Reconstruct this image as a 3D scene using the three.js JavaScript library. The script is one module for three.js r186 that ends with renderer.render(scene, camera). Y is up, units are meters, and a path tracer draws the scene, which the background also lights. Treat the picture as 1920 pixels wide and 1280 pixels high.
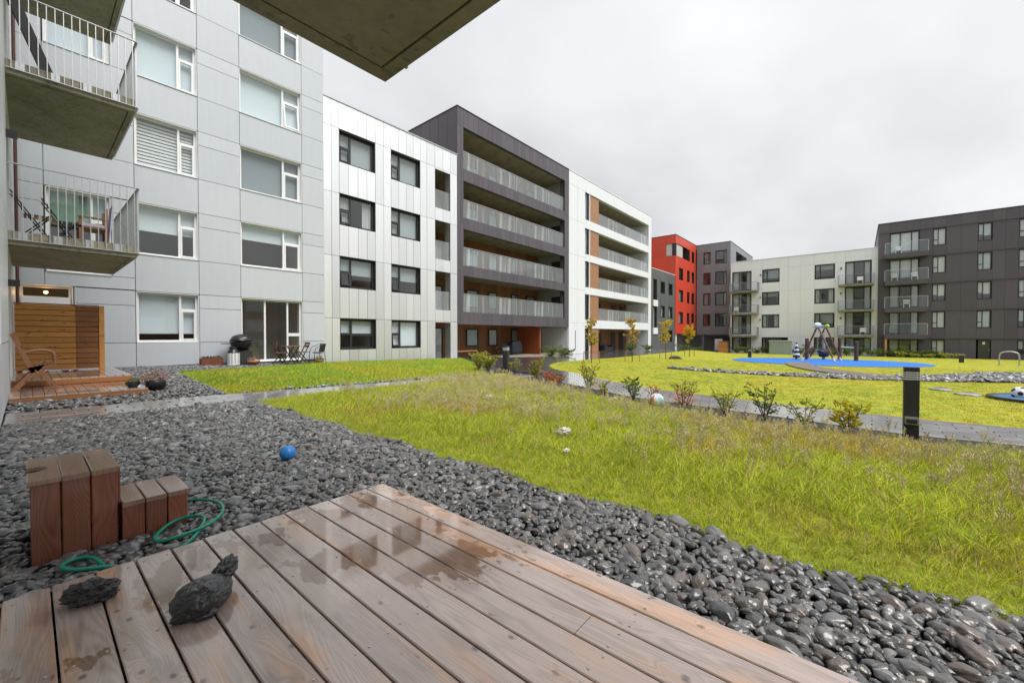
import * as THREE from 'three';
import { mergeGeometries, mergeVertices } from 'three/addons/utils/BufferGeometryUtils.js';
import { TessellateModifier } from 'three/addons/modifiers/TessellateModifier.js';
import { ImprovedNoise } from 'three/addons/math/ImprovedNoise.js';

// ------------------------------------------------------------------ camera, sky, sun, exposure
const EYE = 1.1;
const scene = new THREE.Scene();
const camera = new THREE.PerspectiveCamera(2 * Math.atan(640 / 769) * 180 / Math.PI, 1024 / 682, 0.03, 400);
camera.rotation.order = 'YXZ';
camera.rotation.y = -49.8 * Math.PI / 180;
camera.rotation.x = -0.82 * Math.PI / 180;
camera.position.set(0, EYE, 0);
scene.add(camera);
const renderer = new THREE.WebGLRenderer({ antialias: true });
renderer.setSize(1024, 682);
renderer.toneMapping = THREE.LinearToneMapping;
renderer.toneMappingExposure = 2.7;
renderer.shadowMap.enabled = true;

const perlin = new ImprovedNoise();
const sst = (a, b, x) => { const t = Math.min(1, Math.max(0, (x - a) / (b - a))); return t * t * (3 - 2 * t); };
const lerp = (a, b, t) => a + (b - a) * t;
{
  const W = 1024, Hs = 512, d = new Float32Array(W * Hs * 4);
  for (let j = 0; j < Hs; j++) {
    const el = ((j + 0.5) / Hs - 0.5) * Math.PI, s = Math.max(0, Math.sin(el));
    for (let i = 0; i < W; i++) {
      const az = ((i + 0.5) / W - 0.5) * 2 * Math.PI, x = Math.cos(el) * Math.cos(az), z = Math.cos(el) * Math.sin(az);
      const k = 1 / (0.28 + s), px = x * k, pz = z * k;         // a cloud deck seen from below
      let n = 0, a = 0.5, f = 0.9;
      for (let o = 0; o < 5; o++) { n += a * perlin.noise(px * f + 3.1, pz * f * 1.3 + 7.7, 2.3 + o); a *= 0.5; f *= 2.1; }
      const L = (0.283 + 0.085 * s) * (1 + 0.5 * n), q = (j * W + i) * 4;
      d[q] = L * 0.972; d[q + 1] = L * 0.99; d[q + 2] = L * 1.025; d[q + 3] = 1;
    }
  }
  const sky = new THREE.DataTexture(d, W, Hs, THREE.RGBAFormat, THREE.FloatType);
  sky.mapping = THREE.EquirectangularReflectionMapping; sky.magFilter = THREE.LinearFilter; sky.needsUpdate = true;
  scene.background = sky; scene.environment = sky;
}
const sun = new THREE.DirectionalLight(0xfffaf4, 1.5);
sun.position.set(18, 72, 44); sun.target.position.set(20, 0, -8); sun.castShadow = true; sun.shadow.radius = 75;
Object.assign(sun.shadow.camera, { left: -60, right: 60, top: 60, bottom: -60, near: 1, far: 200 });
sun.shadow.mapSize.set(4096, 4096);
scene.add(sun, sun.target);

// ------------------------------------------------------------------ helpers
let seed = 12345;
const rnd = () => { seed = (seed + 0x6D2B79F5) | 0; let t = Math.imul(seed ^ (seed >>> 15), 1 | seed); t = (t + Math.imul(t ^ (t >>> 7), 61 | t)) ^ t; return ((t ^ (t >>> 14)) >>> 0) / 4294967296; };
const rr = (a, b) => a + (b - a) * rnd();
const gauss = () => (rnd() + rnd() + rnd() - 1.5) / 1.5;
function hash2(x, y, s) { let h = Math.imul(x, 374761393) + Math.imul(y, 668265263) + Math.imul(s, 974634779); h = Math.imul(h ^ (h >>> 13), 1274126177); return ((h ^ (h >>> 16)) >>> 0) / 4294967296; }
function vn(x, y, s = 0, P = 0) {
  let xi = Math.floor(x), yi = Math.floor(y); const fx = x - xi, fy = y - yi, u = fx * fx * (3 - 2 * fx), v = fy * fy * (3 - 2 * fy);
  let x1 = xi + 1, y1 = yi + 1; if (P) { xi = ((xi % P) + P) % P; x1 = ((x1 % P) + P) % P; yi = ((yi % P) + P) % P; y1 = ((y1 % P) + P) % P; }
  return lerp(lerp(hash2(xi, yi, s), hash2(x1, yi, s), u), lerp(hash2(xi, y1, s), hash2(x1, y1, s), u), v);
}
function fbm(x, y, o = 4, s = 0, P = 0) { let a = 0.5, n = 0, t = 0; for (let i = 0; i < o; i++) { n += a * vn(x, y, s + i * 17, P); t += a; a *= 0.5; x *= 2; y *= 2; P *= 2; } return n / t; }

function Hgt(x, z) {                                             // metres from the eye down to the ground
  const l = 1.06 + 0.0215 * Math.max(0, x - 2), w = sst(-9, -15, z) * (1 - sst(47, 58, x));
  return l + (Math.min(l, 1.6) - l) * w;
}
const gy = (x, z) => EYE - Hgt(x, z);

const taken = {};
function numbered(n) { taken[n] = (taken[n] ?? -1) + 1; return taken[n] ? `${n}_${String(taken[n]).padStart(3, '0')}` : n; }
function thing(name, label, category, base = [0, 0, 0], group, turn = 0) {
  const o = new THREE.Group(); o.name = numbered(name); o.position.set(...base); o.rotation.y = turn;
  o.userData = { label, category }; if (group) o.userData.group = group; scene.add(o); return o;
}
function structure(name) { const o = new THREE.Group(); o.name = numbered(name); o.userData.kind = 'structure'; scene.add(o); return o; }
function mesh(name, geo, mat, parent) {
  const m = new THREE.Mesh(Array.isArray(geo) ? mergeGeometries(geo) : geo, mat); m.name = name; m.castShadow = m.receiveShadow = true; parent.add(m); return m;
}
function part(t, name, geo, mat, parent = t) {                    // geometry given in world axes
  const g = Array.isArray(geo) ? mergeGeometries(geo) : geo, b = t.position; g.translate(-b.x, -b.y, -b.z);
  return mesh(name, g, mat, parent);
}
function build(pos, nor, uv, idx) {
  const g = new THREE.BufferGeometry();
  g.setAttribute('position', new THREE.Float32BufferAttribute(pos, 3)); g.setAttribute('normal', new THREE.Float32BufferAttribute(nor, 3));
  g.setAttribute('uv', new THREE.Float32BufferAttribute(uv, 2)); g.setIndex(idx); return g;
}
// a box between two corners, uv in metres; along = the axis that the grain follows
function boxG(x0, x1, y0, y1, z0, z1, along = '', ou = 0, ov = 0) {
  const P = [], N = [], U = [], I = [];
  const c = [[x0, x1], [y0, y1], [z0, z1]];
  for (let ax = 0; ax < 3; ax++) for (let s = 0; s < 2; s++) {
    const a = (ax + 1) % 3, b = (ax + 2) % 3, k = P.length / 3;
    for (const [i, j] of [[0, 0], [1, 0], [1, 1], [0, 1]]) {
      const p = [0, 0, 0], n = [0, 0, 0]; p[ax] = c[ax][s]; p[a] = c[a][i]; p[b] = c[b][j]; n[ax] = s ? 1 : -1; P.push(...p); N.push(...n);
      let g = along ? 'xyz'.indexOf(along) : (ax === 1 ? 2 : 1), o;
      if (g === ax) { g = a; o = b; } else o = 3 - ax - g;
      U.push(p[o] + ou, p[g] + ov);
    }
    if (s) I.push(k, k + 1, k + 2, k, k + 2, k + 3); else I.push(k, k + 2, k + 1, k, k + 3, k + 2);
  }
  return build(P, N, U, I);
}
// a board with chamfered long edges, lying along x, y or z
function boardG(x0, x1, y0, y1, z0, z1, along, c = 0.004, ou = rr(0, 9), ov = rr(0, 9)) {
  const ax = 'xyz'.indexOf(along), a = (ax + 1) % 3, b = (ax + 2) % 3, R = [[x0, x1], [y0, y1], [z0, z1]];
  const A = R[a], B = R[b], prof = [[A[0] + c, B[0]], [A[1] - c, B[0]], [A[1], B[0] + c], [A[1], B[1] - c], [A[1] - c, B[1]], [A[0] + c, B[1]], [A[0], B[1] - c], [A[0], B[0] + c]];
  const P = [], N = [], U = [], I = [];
  for (let i = 0; i < 8; i++) {
    const p = prof[i], q = prof[(i + 1) % 8], da = q[0] - p[0], db = q[1] - p[1], l = Math.hypot(da, db), k = P.length / 3;
    for (const [e, w] of [[p, 0], [q, 0], [q, 1], [p, 1]]) {
      const v = [0, 0, 0], n = [0, 0, 0]; v[ax] = R[ax][w]; v[a] = e[0]; v[b] = e[1]; n[a] = db / l; n[b] = -da / l; P.push(...v); N.push(...n);
      U.push((Math.abs(da) > Math.abs(db) ? e[0] : e[1]) + ou, v[ax] + ov);
    }
    I.push(k, k + 1, k + 2, k, k + 2, k + 3);
  }
  for (const w of [0, 1]) {
    const k = P.length / 3;
    for (const e of prof) { const v = [0, 0, 0], n = [0, 0, 0]; v[ax] = R[ax][w]; v[a] = e[0]; v[b] = e[1]; n[ax] = w ? 1 : -1; P.push(...v); N.push(...n); U.push(e[0] + ou, e[1] + ov); }
    for (let i = 1; i < 7; i++) w ? I.push(k, k + i, k + i + 1) : I.push(k, k + i + 1, k + i);
  }
  return build(P, N, U, I);
}
function beam(p, q, r, r2 = r, n = 6) {                           // tapered round bar between two points
  const a = new THREE.Vector3(...p), b = new THREE.Vector3(...q), l = a.distanceTo(b);
  const g = new THREE.CylinderGeometry(r2, r, l, n, 1); g.translate(0, l / 2, 0);
  g.applyQuaternion(new THREE.Quaternion().setFromUnitVectors(new THREE.Vector3(0, 1, 0), b.sub(a).normalize())); g.translate(...p); return g;
}
function slat(p, q, w, t, side = [0, 0, 1]) {                      // flat bar between two points, w along side
  const a = new THREE.Vector3(...p), b = new THREE.Vector3(...q), y = b.clone().sub(a), l = y.length(); y.normalize();
  const x = new THREE.Vector3(...side).addScaledVector(y, -y.dot(new THREE.Vector3(...side))).normalize(), z = x.clone().cross(y);
  const g = boxG(-w / 2, w / 2, 0, l, -t / 2, t / 2, 'y', rr(0, 5), rr(0, 5)); g.applyMatrix4(new THREE.Matrix4().makeBasis(x, y, z).setPosition(a)); return g;
}
function tubeG(pts, r, n = 60, m = 8) { return new THREE.TubeGeometry(new THREE.CatmullRomCurve3(pts.map(p => new THREE.Vector3(...p)), false, 'catmullrom', 0.5), n, r, m); }
function lathe(pts, x, y, z, n = 24) { const g = new THREE.LatheGeometry(pts.map(p => new THREE.Vector2(...p)), n); g.translate(x, y, z); return g; }
function tint(g, c) { const n = g.attributes.position.count, a = new Float32Array(n * 3); for (let i = 0; i < n; i++) a.set(c, i * 3); g.setAttribute('color', new THREE.BufferAttribute(a, 3)); return g; }
function lump(r, d, amp, freq, sx = 1, sy = 1, sz = 1, o = 0) {     // rough stone
  let g = mergeVertices(new THREE.IcosahedronGeometry(1, d).deleteAttribute('normal').deleteAttribute('uv')); const p = g.attributes.position;
  for (let i = 0; i < p.count; i++) {
    const x = p.getX(i), y = p.getY(i), z = p.getZ(i);
    const k = r * (1 + amp * (perlin.noise(x * freq + o, y * freq, z * freq) + 0.5 * perlin.noise(x * freq * 2.3 + o, y * freq * 2.3 + 9, z * freq * 2.3) + (d > 12 ? 0.25 * perlin.noise(x * 9 + o, y * 9, z * 9) + 0.42 * Math.abs(perlin.noise(x * 17, y * 17 + o, z * 17)) : 0)));
    p.setXYZ(i, x * k * sx, y * k * sy, z * k * sz);
  }
  g.computeVertexNormals(); const uv = new Float32Array(p.count * 2); for (let i = 0; i < p.count; i++) { uv[2 * i] = p.getX(i) / r + p.getZ(i) / r * 0.4; uv[2 * i + 1] = p.getY(i) / r + p.getZ(i) / r * 0.7; }
  g.setAttribute('uv', new THREE.BufferAttribute(uv, 2)); return g;
}

// ------------------------------------------------------------------ textures
function tex(w, h, fn, srgb = false, wrap = true) {
  const d = new Uint8Array(w * h * 4);
  for (let j = 0; j < h; j++) for (let i = 0; i < w; i++) { const c = fn((i + 0.5) / w, (j + 0.5) / h), q = (j * w + i) * 4; for (let k = 0; k < 3; k++) { let v = c.length ? c[k] : c; if (srgb) v = v <= 0.0031308 ? 12.92 * v : 1.055 * Math.pow(v, 1 / 2.4) - 0.055; d[q + k] = Math.max(0, Math.min(255, Math.round(v * 255))); } d[q + 3] = 255; }
  const t = new THREE.DataTexture(d, w, h); t.magFilter = THREE.LinearFilter; t.minFilter = THREE.LinearMipmapLinearFilter; t.generateMipmaps = true;
  if (wrap) t.wrapS = t.wrapT = THREE.RepeatWrapping; if (srgb) t.colorSpace = THREE.SRGBColorSpace; t.needsUpdate = true; return t;
}
function rep(t, x, y) { const c = t.clone(); c.repeat.set(x, y); c.needsUpdate = true; return c; }
const noiseT = tex(256, 256, (u, v) => fbm(u * 8, v * 8, 5, 3, 8));
const grainT = tex(256, 256, (u, v) => 0.8 + 0.2 * fbm(u * 16, v * 16, 4, 11, 16) * (0.85 + 0.3 * fbm(u * 4, v * 4, 3, 5, 4)), true);
const concreteT = tex(512, 512, (u, v) => { const a = fbm(u * 4, v * 4, 5, 21, 4), b = fbm(u * 32, v * 32, 3, 22, 32), p = fbm(u * 24, v * 24, 2, 25, 24) > 0.72 ? 0.7 : 1; const k = (0.62 + 0.5 * a) * (0.85 + 0.3 * b) * p; return [k, k * 0.97, k * 0.9]; }, true);
const streakT = tex(256, 256, (u, v) => { const k = 0.95 + 0.07 * fbm(u * 24, v * 3, 4, 31, 24) * (0.7 + 0.6 * fbm(u * 4, v * 4, 3, 37, 4)); return k; }, true);
// plain wood, grain along v, one tile is 0.5 m by 2 m
function ring(x, z, s) { const c = vn(z * 0.9, s, s) * 0.5 - 0.25 + 0.12 * vn(z * 3, s + 7, s); const d = 0.02 + 0.10 * vn(z * 0.6 + 3, s * 1.7, s + 5); return Math.sqrt((x + c * 0.35) ** 2 + d * d); }
const woodT = tex(256, 1024, (u, v) => {
  const b = Math.floor(u * 4), x = (u * 4 - b - 0.5) * 0.12; let r = ring(x, v * 4, b + 50) * 150 + 0.6 * fbm(u * 30, v * 4, 3, 61);
  for (let k = 0; k < 3; k++) { const ku = hash2(b, k, 71) * 0.1 - 0.05, kv = hash2(b, k, 72), e = ((x - ku) / 0.02) ** 2 + ((v - kv) / 0.03) ** 2; r += 2.6 * Math.exp(-e); if (e < 0.25) return [0.3, 0.24, 0.2]; }
  const w = Math.abs((r % 1 + 1) % 1 - 0.5) * 2, f = fbm(u * 128, v * 6, 3, 81); const k = 0.55 + 0.35 * Math.pow(w, 0.7) + 0.3 * (f - 0.4) + 0.2 * fbm(u * 6, v * 5, 3, 85); return [k, k * 0.96, k * 0.92];
}, true);
// the deck: one tile is 1.75 m across the boards by 4.5 m along them; board pitch 0.125 m
const DX = -0.2, DZ = -2.47, DW = 1.75, DL = 4.5, NB = 14;
function wet(x, z) {
  const blob = (cx, cz, rx, rz, s) => s * Math.exp(-(((x - cx) / rx) ** 2 + ((z - cz) / rz) ** 2));
  const n = fbm(x * 9, z * 5, 4, 141) + 0.4 * (fbm(x * 40, z * 22, 3, 145) - 0.5);
  const e = Math.abs(((x - DX) / 0.125) % 1 - 0.5);              // water stands in the dished middle of a board
  const w = blob(1.33, -1.95, 0.2, 0.45, 0.5) + blob(1.02, -2.0, 0.14, 0.38, 0.55) + blob(1.2, -1.45, 0.2, 0.3, 0.38) + blob(0.75, -1.75, 0.1, 0.2, 0.3) + blob(0.3, -2.1, 0.15, 0.2, 0.26) + blob(0.6, -2.3, 0.3, 0.16, 0.2);
  return sst(0.74, 0.82, n + 1.25 * w - 0.2 * sst(0.38, 0.5, e));
}
function deckRing(x, z) {
  const b = Math.floor((x - DX) / 0.125), xb = (x - DX) - b * 0.125 - 0.0625; let r = ring(xb, z * 1.1 + b * 3.7, b + 5) * 190 + 1.3 * fbm(x * 50, z * 3, 3, 91 + b), knot = 0;
  for (let k = 0; k < 7; k++) { const kx = hash2(b, k, 101) * 0.11 - 0.055, kz = DZ + hash2(b, k, 102) * DL, e = ((xb - kx) / 0.022) ** 2 + ((z - kz) / 0.06) ** 2; r += 4.5 * Math.exp(-e); const e2 = ((xb - kx) / 0.009) ** 2 + ((z - kz) / 0.013) ** 2; knot = Math.max(knot, Math.exp(-e2 * e2)); }
  return [Math.abs((r % 1 + 1) % 1 - 0.5) * 2, knot, b];
}
const deckC = tex(1024, 2048, (u, v) => {
  const x = DX + u * DW, z = DZ + v * DL, [w, knot, b] = deckRing(x, z), t = hash2(b, 3, 111), fib = fbm(x * 260, z * 8, 2, 121), st = fbm(x * 14, z * 2.2, 4, 631 + b), sl = fbm(x * 30, z * 5, 4, 137);
  let k = 0.76 + 0.24 * Math.pow(w, 0.8) + 0.2 * (fib - 0.5); const org = sst(0.45, 0.78, st + 0.16 * (t - 0.5)), dk = 1 - 0.22 * sst(0.5, 0.8, sl);
  let c = [lerp(0.51, 0.60, org), lerp(0.405, 0.375, org), lerp(0.36, 0.25, org)].map(q => q * k * dk * (0.85 + 0.3 * t));
  const wv = wet(x, z); c = c.map((q, i) => q * (1 - wv * [0.42, 0.52, 0.6][i])); return c.map(q => lerp(q, q * 0.35, knot));
}, true);
const deckR = tex(512, 1024, (u, v) => { const x = DX + u * DW, z = DZ + v * DL, w = wet(x, z), n = fbm(x * 22, z * 6, 4, 151), m = fbm(x * 5, z * 2, 3, 155); return lerp(0.10 + 0.16 * n + 0.2 * (m - 0.5), 0.03, w); });
const deckB = tex(1024, 2048, (u, v) => { const x = DX + u * DW, z = DZ + v * DL, [w, knot] = deckRing(x, z), wv = wet(x, z); return lerp(0.45 + 0.25 * w + 0.3 * fbm(x * 200, z * 7, 2, 161) - 0.2 * knot, 0.85, wv); });
const grassT = tex(512, 512, (u, v) => { const a = fbm(u * 6, v * 6, 4, 171, 6), b = fbm(u * 64, v * 64, 3, 173, 64), c = fbm(u * 14, v * 14, 3, 177, 14), k = 0.55 + 0.75 * b; return [lerp(0.29, 0.44, a) * k, lerp(0.355, 0.405, c) * k, 0.015 * k]; }, true);
const soilT = tex(256, 256, (u, v) => { const b = fbm(u * 32, v * 32, 4, 181, 32), a = fbm(u * 5, v * 5, 3, 183, 5), k = 0.3 + 1.1 * b * b + 0.3 * a; return [0.05 * k, 0.043 * k, 0.037 * k]; }, true);

// ------------------------------------------------------------------ materials (linear base colours)
const rgb = (r, g, b) => new THREE.Color().setRGB(r, g, b);
const std = (c, o = {}) => new THREE.MeshStandardMaterial({ color: rgb(...c), roughness: 0.6, side: THREE.DoubleSide, ...o });
const phy = (c, o = {}) => new THREE.MeshPhysicalMaterial({ color: rgb(...c), roughness: 0.6, side: THREE.DoubleSide, ...o });
const M = {
  panelA: [0, 1, 2].map(i => std([0.475 + 0.012 * i, 0.51 + 0.012 * i, 0.555 + 0.012 * i], { roughness: 0.42, map: rep(streakT, 0.4, 0.25) })),
  panelOwn: std([0.68, 0.71, 0.74], { roughness: 0.4, map: rep(streakT, 0.4, 0.25) }),
  metalB: [0, 1, 2].map(i => std([0.83 + 0.02 * i, 0.845 + 0.02 * i, 0.86 + 0.02 * i], { metalness: 0.8, roughness: 0.38 + 0.03 * i, map: rep(streakT, 0.7, 0.2) })),
  darkC: [0, 1, 2].map(i => std([0.084 + 0.008 * i, 0.074 + 0.007 * i, 0.088 + 0.007 * i], { roughness: 0.45, metalness: 0.1, map: rep(streakT, 0.8, 0.3) })),
  whiteD: std([0.68, 0.705, 0.735], { roughness: 0.5, map: rep(streakT, 0.3, 0.2) }),
  whiteF: [0, 1].map(i => std([0.74 + 0.02 * i, 0.765 + 0.02 * i, 0.80 + 0.015 * i], { roughness: 0.55, map: rep(streakT, 0.3, 0.2) })),
  darkG: [0, 1, 2].map(i => std([0.086 + 0.008 * i, 0.075 + 0.007 * i, 0.088 + 0.007 * i], { roughness: 0.5, map: rep(streakT, 0.5, 0.2) })),
  red: [0, 1].map(i => std([0.50 + 0.05 * i, 0.052, 0.022], { roughness: 0.5, map: rep(streakT, 0.5, 0.2) })),
  greyE: [0, 1].map(i => std([0.19 + 0.015 * i, 0.20 + 0.015 * i, 0.222 + 0.015 * i], { roughness: 0.5, map: rep(streakT, 0.5, 0.2) })),
  greyH: [0, 1].map(i => std([0.095 + 0.01 * i, 0.105 + 0.01 * i, 0.105 + 0.01 * i], { roughness: 0.5, map: rep(streakT, 0.5, 0.2) })),
  brown: std([0.26, 0.13, 0.055], { roughness: 0.6, map: rep(streakT, 0.5, 0.2) }),
  core: std([0.36, 0.36, 0.35], { roughness: 0.9 }),
  room: std([0.45, 0.43, 0.40], { roughness: 0.9 }),
  frameW: std([0.74, 0.75, 0.76], { roughness: 0.4 }),
  frameK: std([0.022, 0.023, 0.025], { roughness: 0.45 }),
  glass: phy([0.90, 0.93, 0.94], { roughness: 0.03, transmission: 1, thickness: 0, ior: 2.0 }),
  rail: phy([0.80, 0.87, 0.90], { roughness: 0.06, transmission: 0.86, thickness: 0, ior: 1.52 }),
  railClear: phy([0.86, 0.92, 0.91], { roughness: 0.04, transmission: 0.97, thickness: 0, ior: 1.6 }),
  railStain: tex(256, 256, (u, v) => { const s = fbm(u * 26, v * 0.5, 3, 201, 26), w = sst(0.4, 0.75, s); return 0.97 - 0.22 * w; }),
  blindP: std([0.67, 0.74, 0.78], { roughness: 0.85 }), blindG: std([0.26, 0.30, 0.32], { roughness: 0.85 }), blindW: std([0.80, 0.81, 0.81], { roughness: 0.85 }),
  blindB: std([0.38, 0.43, 0.45], { roughness: 0.85 }), blindGreen: std([0.28, 0.42, 0.34], { roughness: 0.85 }), curtain: std([0.55, 0.56, 0.57], { roughness: 0.9 }),
  concrete: std([0.29, 0.275, 0.225], { roughness: 0.85, map: rep(concreteT, 0.7, 0.7), bumpMap: rep(noiseT, 3, 3), bumpScale: 0.004 }),
  steel: std([0.52, 0.54, 0.55], { metalness: 0.75, roughness: 0.42, map: rep(grainT, 2, 2) }),
  white: std([0.78, 0.78, 0.78], { roughness: 0.45 }), black: std([0.014, 0.014, 0.016], { roughness: 0.35 }), blackMatt: std([0.022, 0.022, 0.024], { roughness: 0.7 }),
  charcoal: std([0.026, 0.027, 0.03], { roughness: 0.55 }),
  deck: phy([1, 1, 1], { map: deckC, roughnessMap: deckR, roughness: 1, bumpMap: deckB, bumpScale: 0.0004, clearcoat: 1, clearcoatRoughness: 0.08 }),
  joist: std([0.13, 0.075, 0.04], { roughness: 0.7, map: rep(woodT, 2, 0.5) }),
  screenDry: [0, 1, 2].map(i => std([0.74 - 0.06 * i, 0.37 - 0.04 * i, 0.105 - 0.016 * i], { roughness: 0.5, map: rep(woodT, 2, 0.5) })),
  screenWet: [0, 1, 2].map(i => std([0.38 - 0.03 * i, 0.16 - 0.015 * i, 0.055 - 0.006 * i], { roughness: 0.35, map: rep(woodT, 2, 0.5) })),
  bench: [0, 1, 2].map(i => phy([0.40 - 0.04 * i, 0.135 - 0.008 * i, 0.082 - 0.004 * i], { clearcoat: 0.7, clearcoatRoughness: 0.15, roughness: 0.4, map: rep(woodT, 2, 0.5), bumpMap: rep(woodT, 2, 0.5), bumpScale: 0.001 })),
  benchTop: [0, 1].map(i => phy([0.38 - 0.03 * i, 0.225 - 0.02 * i, 0.15 - 0.01 * i], { clearcoat: 1, clearcoatRoughness: 0.1, roughness: 0.35, map: rep(woodT, 2, 0.5), bumpMap: rep(woodT, 2, 0.5), bumpScale: 0.001 })),
  teak: std([0.25, 0.12, 0.06], { roughness: 0.5, map: rep(woodT, 2, 0.5) }),
  cladding: [0, 1, 2].map(i => std([0.31 - 0.04 * i, 0.135 - 0.02 * i, 0.05 - 0.008 * i], { roughness: 0.55, map: rep(woodT, 2, 0.5) })),
  orange: std([0.33, 0.08, 0.032], { roughness: 0.55, map: rep(streakT, 1, 0.3) }),
  brownStrip: std([0.36, 0.19, 0.10], { roughness: 0.5, map: rep(woodT, 1, 0.5) }),
  soil: std([1, 1, 1], { map: rep(soilT, 0.6, 0.6), roughness: 0.95, bumpMap: rep(noiseT, 4, 4), bumpScale: 0.02 }),
  turf: std([0.97, 0.96, 1.3], { map: rep(grassT, 0.22, 0.22), roughness: 0.95, bumpMap: rep(noiseT, 6, 6), bumpScale: 0.02 }),
  turfTall: std([0.66, 0.76, 1], { map: rep(grassT, 0.5, 0.5), roughness: 0.95, bumpMap: rep(noiseT, 6, 6), bumpScale: 0.02 }),
  paver: [[0.27, 0.268, 0.28], [0.32, 0.315, 0.326], [0.37, 0.363, 0.373], [0.30, 0.288, 0.284]].map(c => phy(c, { clearcoat: 1, clearcoatRoughness: 0.12, roughness: 0.3, map: rep(grainT, 1.5, 1.5), bumpMap: rep(noiseT, 6, 6), bumpScale: 0.0004 })),
  paving: phy([0.20, 0.196, 0.20], { clearcoat: 1, clearcoatRoughness: 0.1, roughness: 0.3, map: rep(grainT, 0.8, 0.8), roughnessMap: rep(noiseT, 0.3, 0.3) }),
  stone: [[0.085, 0.086, 0.091], [0.17, 0.17, 0.172], [0.045, 0.046, 0.05], [0.14, 0.112, 0.096], [0.11, 0.107, 0.099]].map(c => phy(c, { clearcoat: 1, clearcoatRoughness: 0.13, roughness: 0.35, map: rep(grainT, 0.6, 0.6), bumpMap: rep(noiseT, 0.5, 0.5), bumpScale: 0.003 })),
  lava: phy([0.016, 0.0165, 0.019], { roughness: 0.4, clearcoat: 0.6, clearcoatRoughness: 0.2 }),
  blue: std([0.012, 0.17, 0.62], { roughness: 0.75, map: rep(grainT, 1, 1) }), ballBlue: std([0.03, 0.22, 0.62], { roughness: 0.35 }),
  hose: std([0.01, 0.30, 0.20], { roughness: 0.3 }),
  leaf: phy([1, 1, 1], { vertexColors: true, roughness: 0.8, transmission: 0.5, thickness: 0, specularIntensity: 0.3 }),
  blade: phy([1, 1, 1], { vertexColors: true, roughness: 0.9, transmission: 0.2, thickness: 0, specularIntensity: 0.15 }),
  bark: std([0.085, 0.06, 0.045], { roughness: 0.85, map: rep(woodT, 4, 2) }), stake: std([0.33, 0.17, 0.07], { roughness: 0.7 }),
  terracotta: std([0.42, 0.155, 0.065], { roughness: 0.65, map: rep(grainT, 4, 4) }), rust: std([0.20, 0.065, 0.025], { roughness: 0.7, map: rep(concreteT, 3, 3) }),
  util: std([0.26, 0.30, 0.325], { roughness: 0.5 }),
  lampGlow: new THREE.MeshStandardMaterial({ color: rgb(0.8, 0.6, 0.3), emissive: rgb(1, 0.62, 0.2), emissiveIntensity: 3 }),
};
M.rail.roughnessMap = null; { const t = M.railStain; t.repeat.set(0.25, 0.4); M.rail.transmissionMap = t; delete M.railStain; }
const pick = a => a[Math.floor(rnd() * a.length)];

// ------------------------------------------------------------------ ground
function curve(pts, n = 8) { return new THREE.CatmullRomCurve3(pts.map(p => new THREE.Vector3(p[0], 0, p[1])), false, 'centripetal').getPoints((pts.length - 1) * n).map(v => [v.x, v.z]); }
function sheet(poly, dy, maxEdge = 1.2) {
  const s = new THREE.Shape(poly.map(p => new THREE.Vector2(p[0], -p[1]))); let g = new THREE.ShapeGeometry(s).toNonIndexed();
  g = new TessellateModifier(maxEdge, 15).modify(g); const p = g.attributes.position, uv = new Float32Array(p.count * 2), nn = new Float32Array(p.count * 3);
  for (let i = 0; i < p.count; i++) { const x = p.getX(i), z = -p.getY(i); p.setXYZ(i, x, gy(x, z) + dy, z); uv[2 * i] = x; uv[2 * i + 1] = z; nn[3 * i + 1] = 1; }
  const o = new THREE.BufferGeometry(); o.setAttribute('position', p); o.setAttribute('normal', new THREE.BufferAttribute(nn, 3)); o.setAttribute('uv', new THREE.BufferAttribute(uv, 2)); return o;
}
function inside(poly, x, z) { let c = false; for (let i = 0, j = poly.length - 1; i < poly.length; j = i++) { const [xi, zi] = poly[i], [xj, zj] = poly[j]; if ((zi > z) !== (zj > z) && x < (xj - xi) * (z - zi) / (zj - zi) + xi) c = !c; } return c; }
{
  const P = [], N = [], U = [], I = [], nx = 90, nz = 76, X = i => -8 + i * 1.25, Z = j => -52 + j * 1.25;
  for (let j = 0; j <= nz; j++) for (let i = 0; i <= nx; i++) { const x = X(i), z = Z(j); P.push(x, gy(x, z) - 0.03, z); N.push(0, 1, 0); U.push(x, z); }
  for (let j = 0; j < nz; j++) for (let i = 0; i < nx; i++) { const a = j * (nx + 1) + i; I.push(a, a + nx + 1, a + 1, a + 1, a + nx + 1, a + nx + 2); }
  const m = mesh('ground', build(P, N, U, I), M.soil, scene); m.userData.kind = 'structure';
}
const pathIn = curve([[6.6, 6], [6.65, 3.5], [6.75, 1.6], [6.62, 0.45], [6.85, -0.65], [7.15, -2.0], [7.45, -3.3], [8.3, -4.9], [9.3, -6.6], [10.7, -8.6], [12.6, -11.4], [16.0, -15.3]]);
const pathOut = curve([[8.3, 6], [8.15, 3.5], [8.1, 1.6], [8.15, 0.5], [8.3, -0.7], [8.75, -2.4], [9.3, -3.9], [11.3, -6.6], [14.0, -9.7], [17.2, -11.7], [21.5, -12.8], [27, -13.4]]);
const bedIn = curve([[5.9, 6], [6.1, 3.2], [6.2, 1.5], [5.95, 0.45], [5.95, -0.5], [6.2, -1.9], [6.6, -3.1], [7.3, -4.5], [8.1, -6.2], [9.9, -9.1]]);
const LAWN1 = [[2.3, 6], [2.3, -7.47], [9.5, -8.4], ...bedIn.slice().reverse().slice(6)];
const BED = [...bedIn, [10.2, -9.9], [11.6, -10.9], ...pathIn.slice(0, 73).reverse()];
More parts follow.
